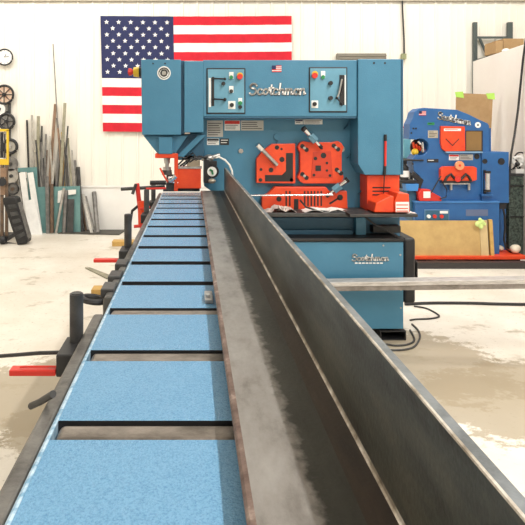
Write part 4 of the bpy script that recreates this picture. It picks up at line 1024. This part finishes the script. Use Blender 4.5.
for i, (nm, xb, yb, xt, yt, w_, mt, lb_) in enumerate(LS):
    leaner(nm, xb, yb, xt, yt, w_, mt, lb_, 'metal bar' if 'timber' not in nm else 'timber', round_=('tube' in nm or 'rod' in nm), dep=(6.715-.012*(i % 3) if yt > 175 and xt > 40 else 6.875-.010*((i*4) % 11)), Yt=(6.745-.012*(i % 3) if yt > 175 and xt > 40 and xt < 80 else 6.915-.010*((i*4) % 11)))
# teal sheets & white boards
def sheet(name, pts, Yb, Yt, mt, lab, th=.006, cat='sheet'):
    q = MB(); ys_ = [p[1] for p in pts]; y0, y1 = min(ys_), max(ys_)
    A = []; B = []
    for (x, y) in pts:
        Y = Yt+(Yb-Yt)*(y-y0)/(y1-y0); p = P(x, y, Y); p.z = 0.0 if y > 226 else p.z
        A.append(q.bm.verts.new(p)); B.append(q.bm.verts.new((p.x, p.y+th, p.z)))
    q._f(A); q._f(B[::-1]); n = len(pts)
    for i in range(n): q._f([A[i], A[(i+1) % n], B[(i+1) % n], B[i]])
    return tag(q.build(name, mt), lab, cat)
sheet('metal_sheet', [(37, 187), (80, 186), (80.5, 229), (37, 230)], 6.745, 6.765, TEAL, 'wide low teal metal sheet propped in front of the tall bars')
sheet('metal_sheet', [(18, 168), (37, 167), (39, 231), (30, 231), (27, 172), (18, 172)], 6.745, 6.765, TEAL, 'tall narrow teal panel left of the bars behind white boards')
sheet('white_board', [(19, 173), (25, 172), (30, 210), (33, 228), (27, 230)], 6.70, 6.735, TIN, 'narrow white board leaning leftmost beneath the teal panel', cat='board')
sheet('white_board', [(27.5, 173), (33, 172), (42.5, 229), (36, 230)], 6.685, 6.72, TIN, 'taller white board leaning against the teal panel', cat='board')
sheet('white_board', [(24, 201), (34.5, 199), (42.5, 230), (29, 231.5)], 6.64, 6.68, WHITE, 'front broad white board, lowest of the leaning white boards', cat='board')
for (pts, lab) in (([(58, 191), (63, 190), (63, 202), (57.5, 203)], 'small white paper stuck at the left on the teal sheet'), ([(68, 190), (76, 189.5), (76, 194), (68.5, 195)], 'small white paper stuck at the right on the teal sheet')):
    q = MB(); q.ppoly(pts, 6.738, .003); tag(q.build('paper_note', PAPER), lab, 'paper')
# grey plate on floor
pts = [(58, 234), (72, 227.2), (128, 225.6), (126, 230), (119, 235.2)]
q = MB(); A = []; B = []
for (x, y) in pts:
    Y = F*H/(y-VY); Y = min(Y, 6.90); A.append(q.bm.verts.new(((x-VX)*Y/F, Y, .0))); B.append(q.bm.verts.new(((x-VX)*Y/F, Y, .015)))
q._f(A[::-1]); q._f(B)
for i in range(len(pts)): q._f([A[i], A[(i+1) % len(pts)], B[(i+1) % len(pts)], B[i]])
tag(q.build('floor_plate', MATG), 'flat dark grey steel plate lying on the floor beneath the flag', 'plate')

GROUPS = {'cart_wheel': 'wheels hung on the left wall', 'saw_blade': 'grey discs hung on the left wall', 'white_board': 'white boards leaning at the left wall',
          'timber_block': 'timber blocks on the floor', 'floor_cable': 'cables on the floor by the base cabinet', 'metal_sheet': 'teal sheets at the left wall', 'paper_note': 'papers on the teal sheet', 'carton': 'cardboard boxes on the rack shelf', 'crumpled_bag': 'cream bags on the orange base'}
for nm in ('steel_bar', 'steel_tube', 'steel_rod', 'angle_iron', 'steel_block', 'flat_bar', 'timber_strip'): GROUPS[nm] = 'metal stock leaning on the back wall'
for o in list(COL.objects):
    if o.parent is None and 'label' in o:
        k = o.name.split('.')[0]
        if k in GROUPS and not (k in ('flat_bar', 'timber_strip') and (o.location.y < 6.4)): o['group'] = GROUPS[k]
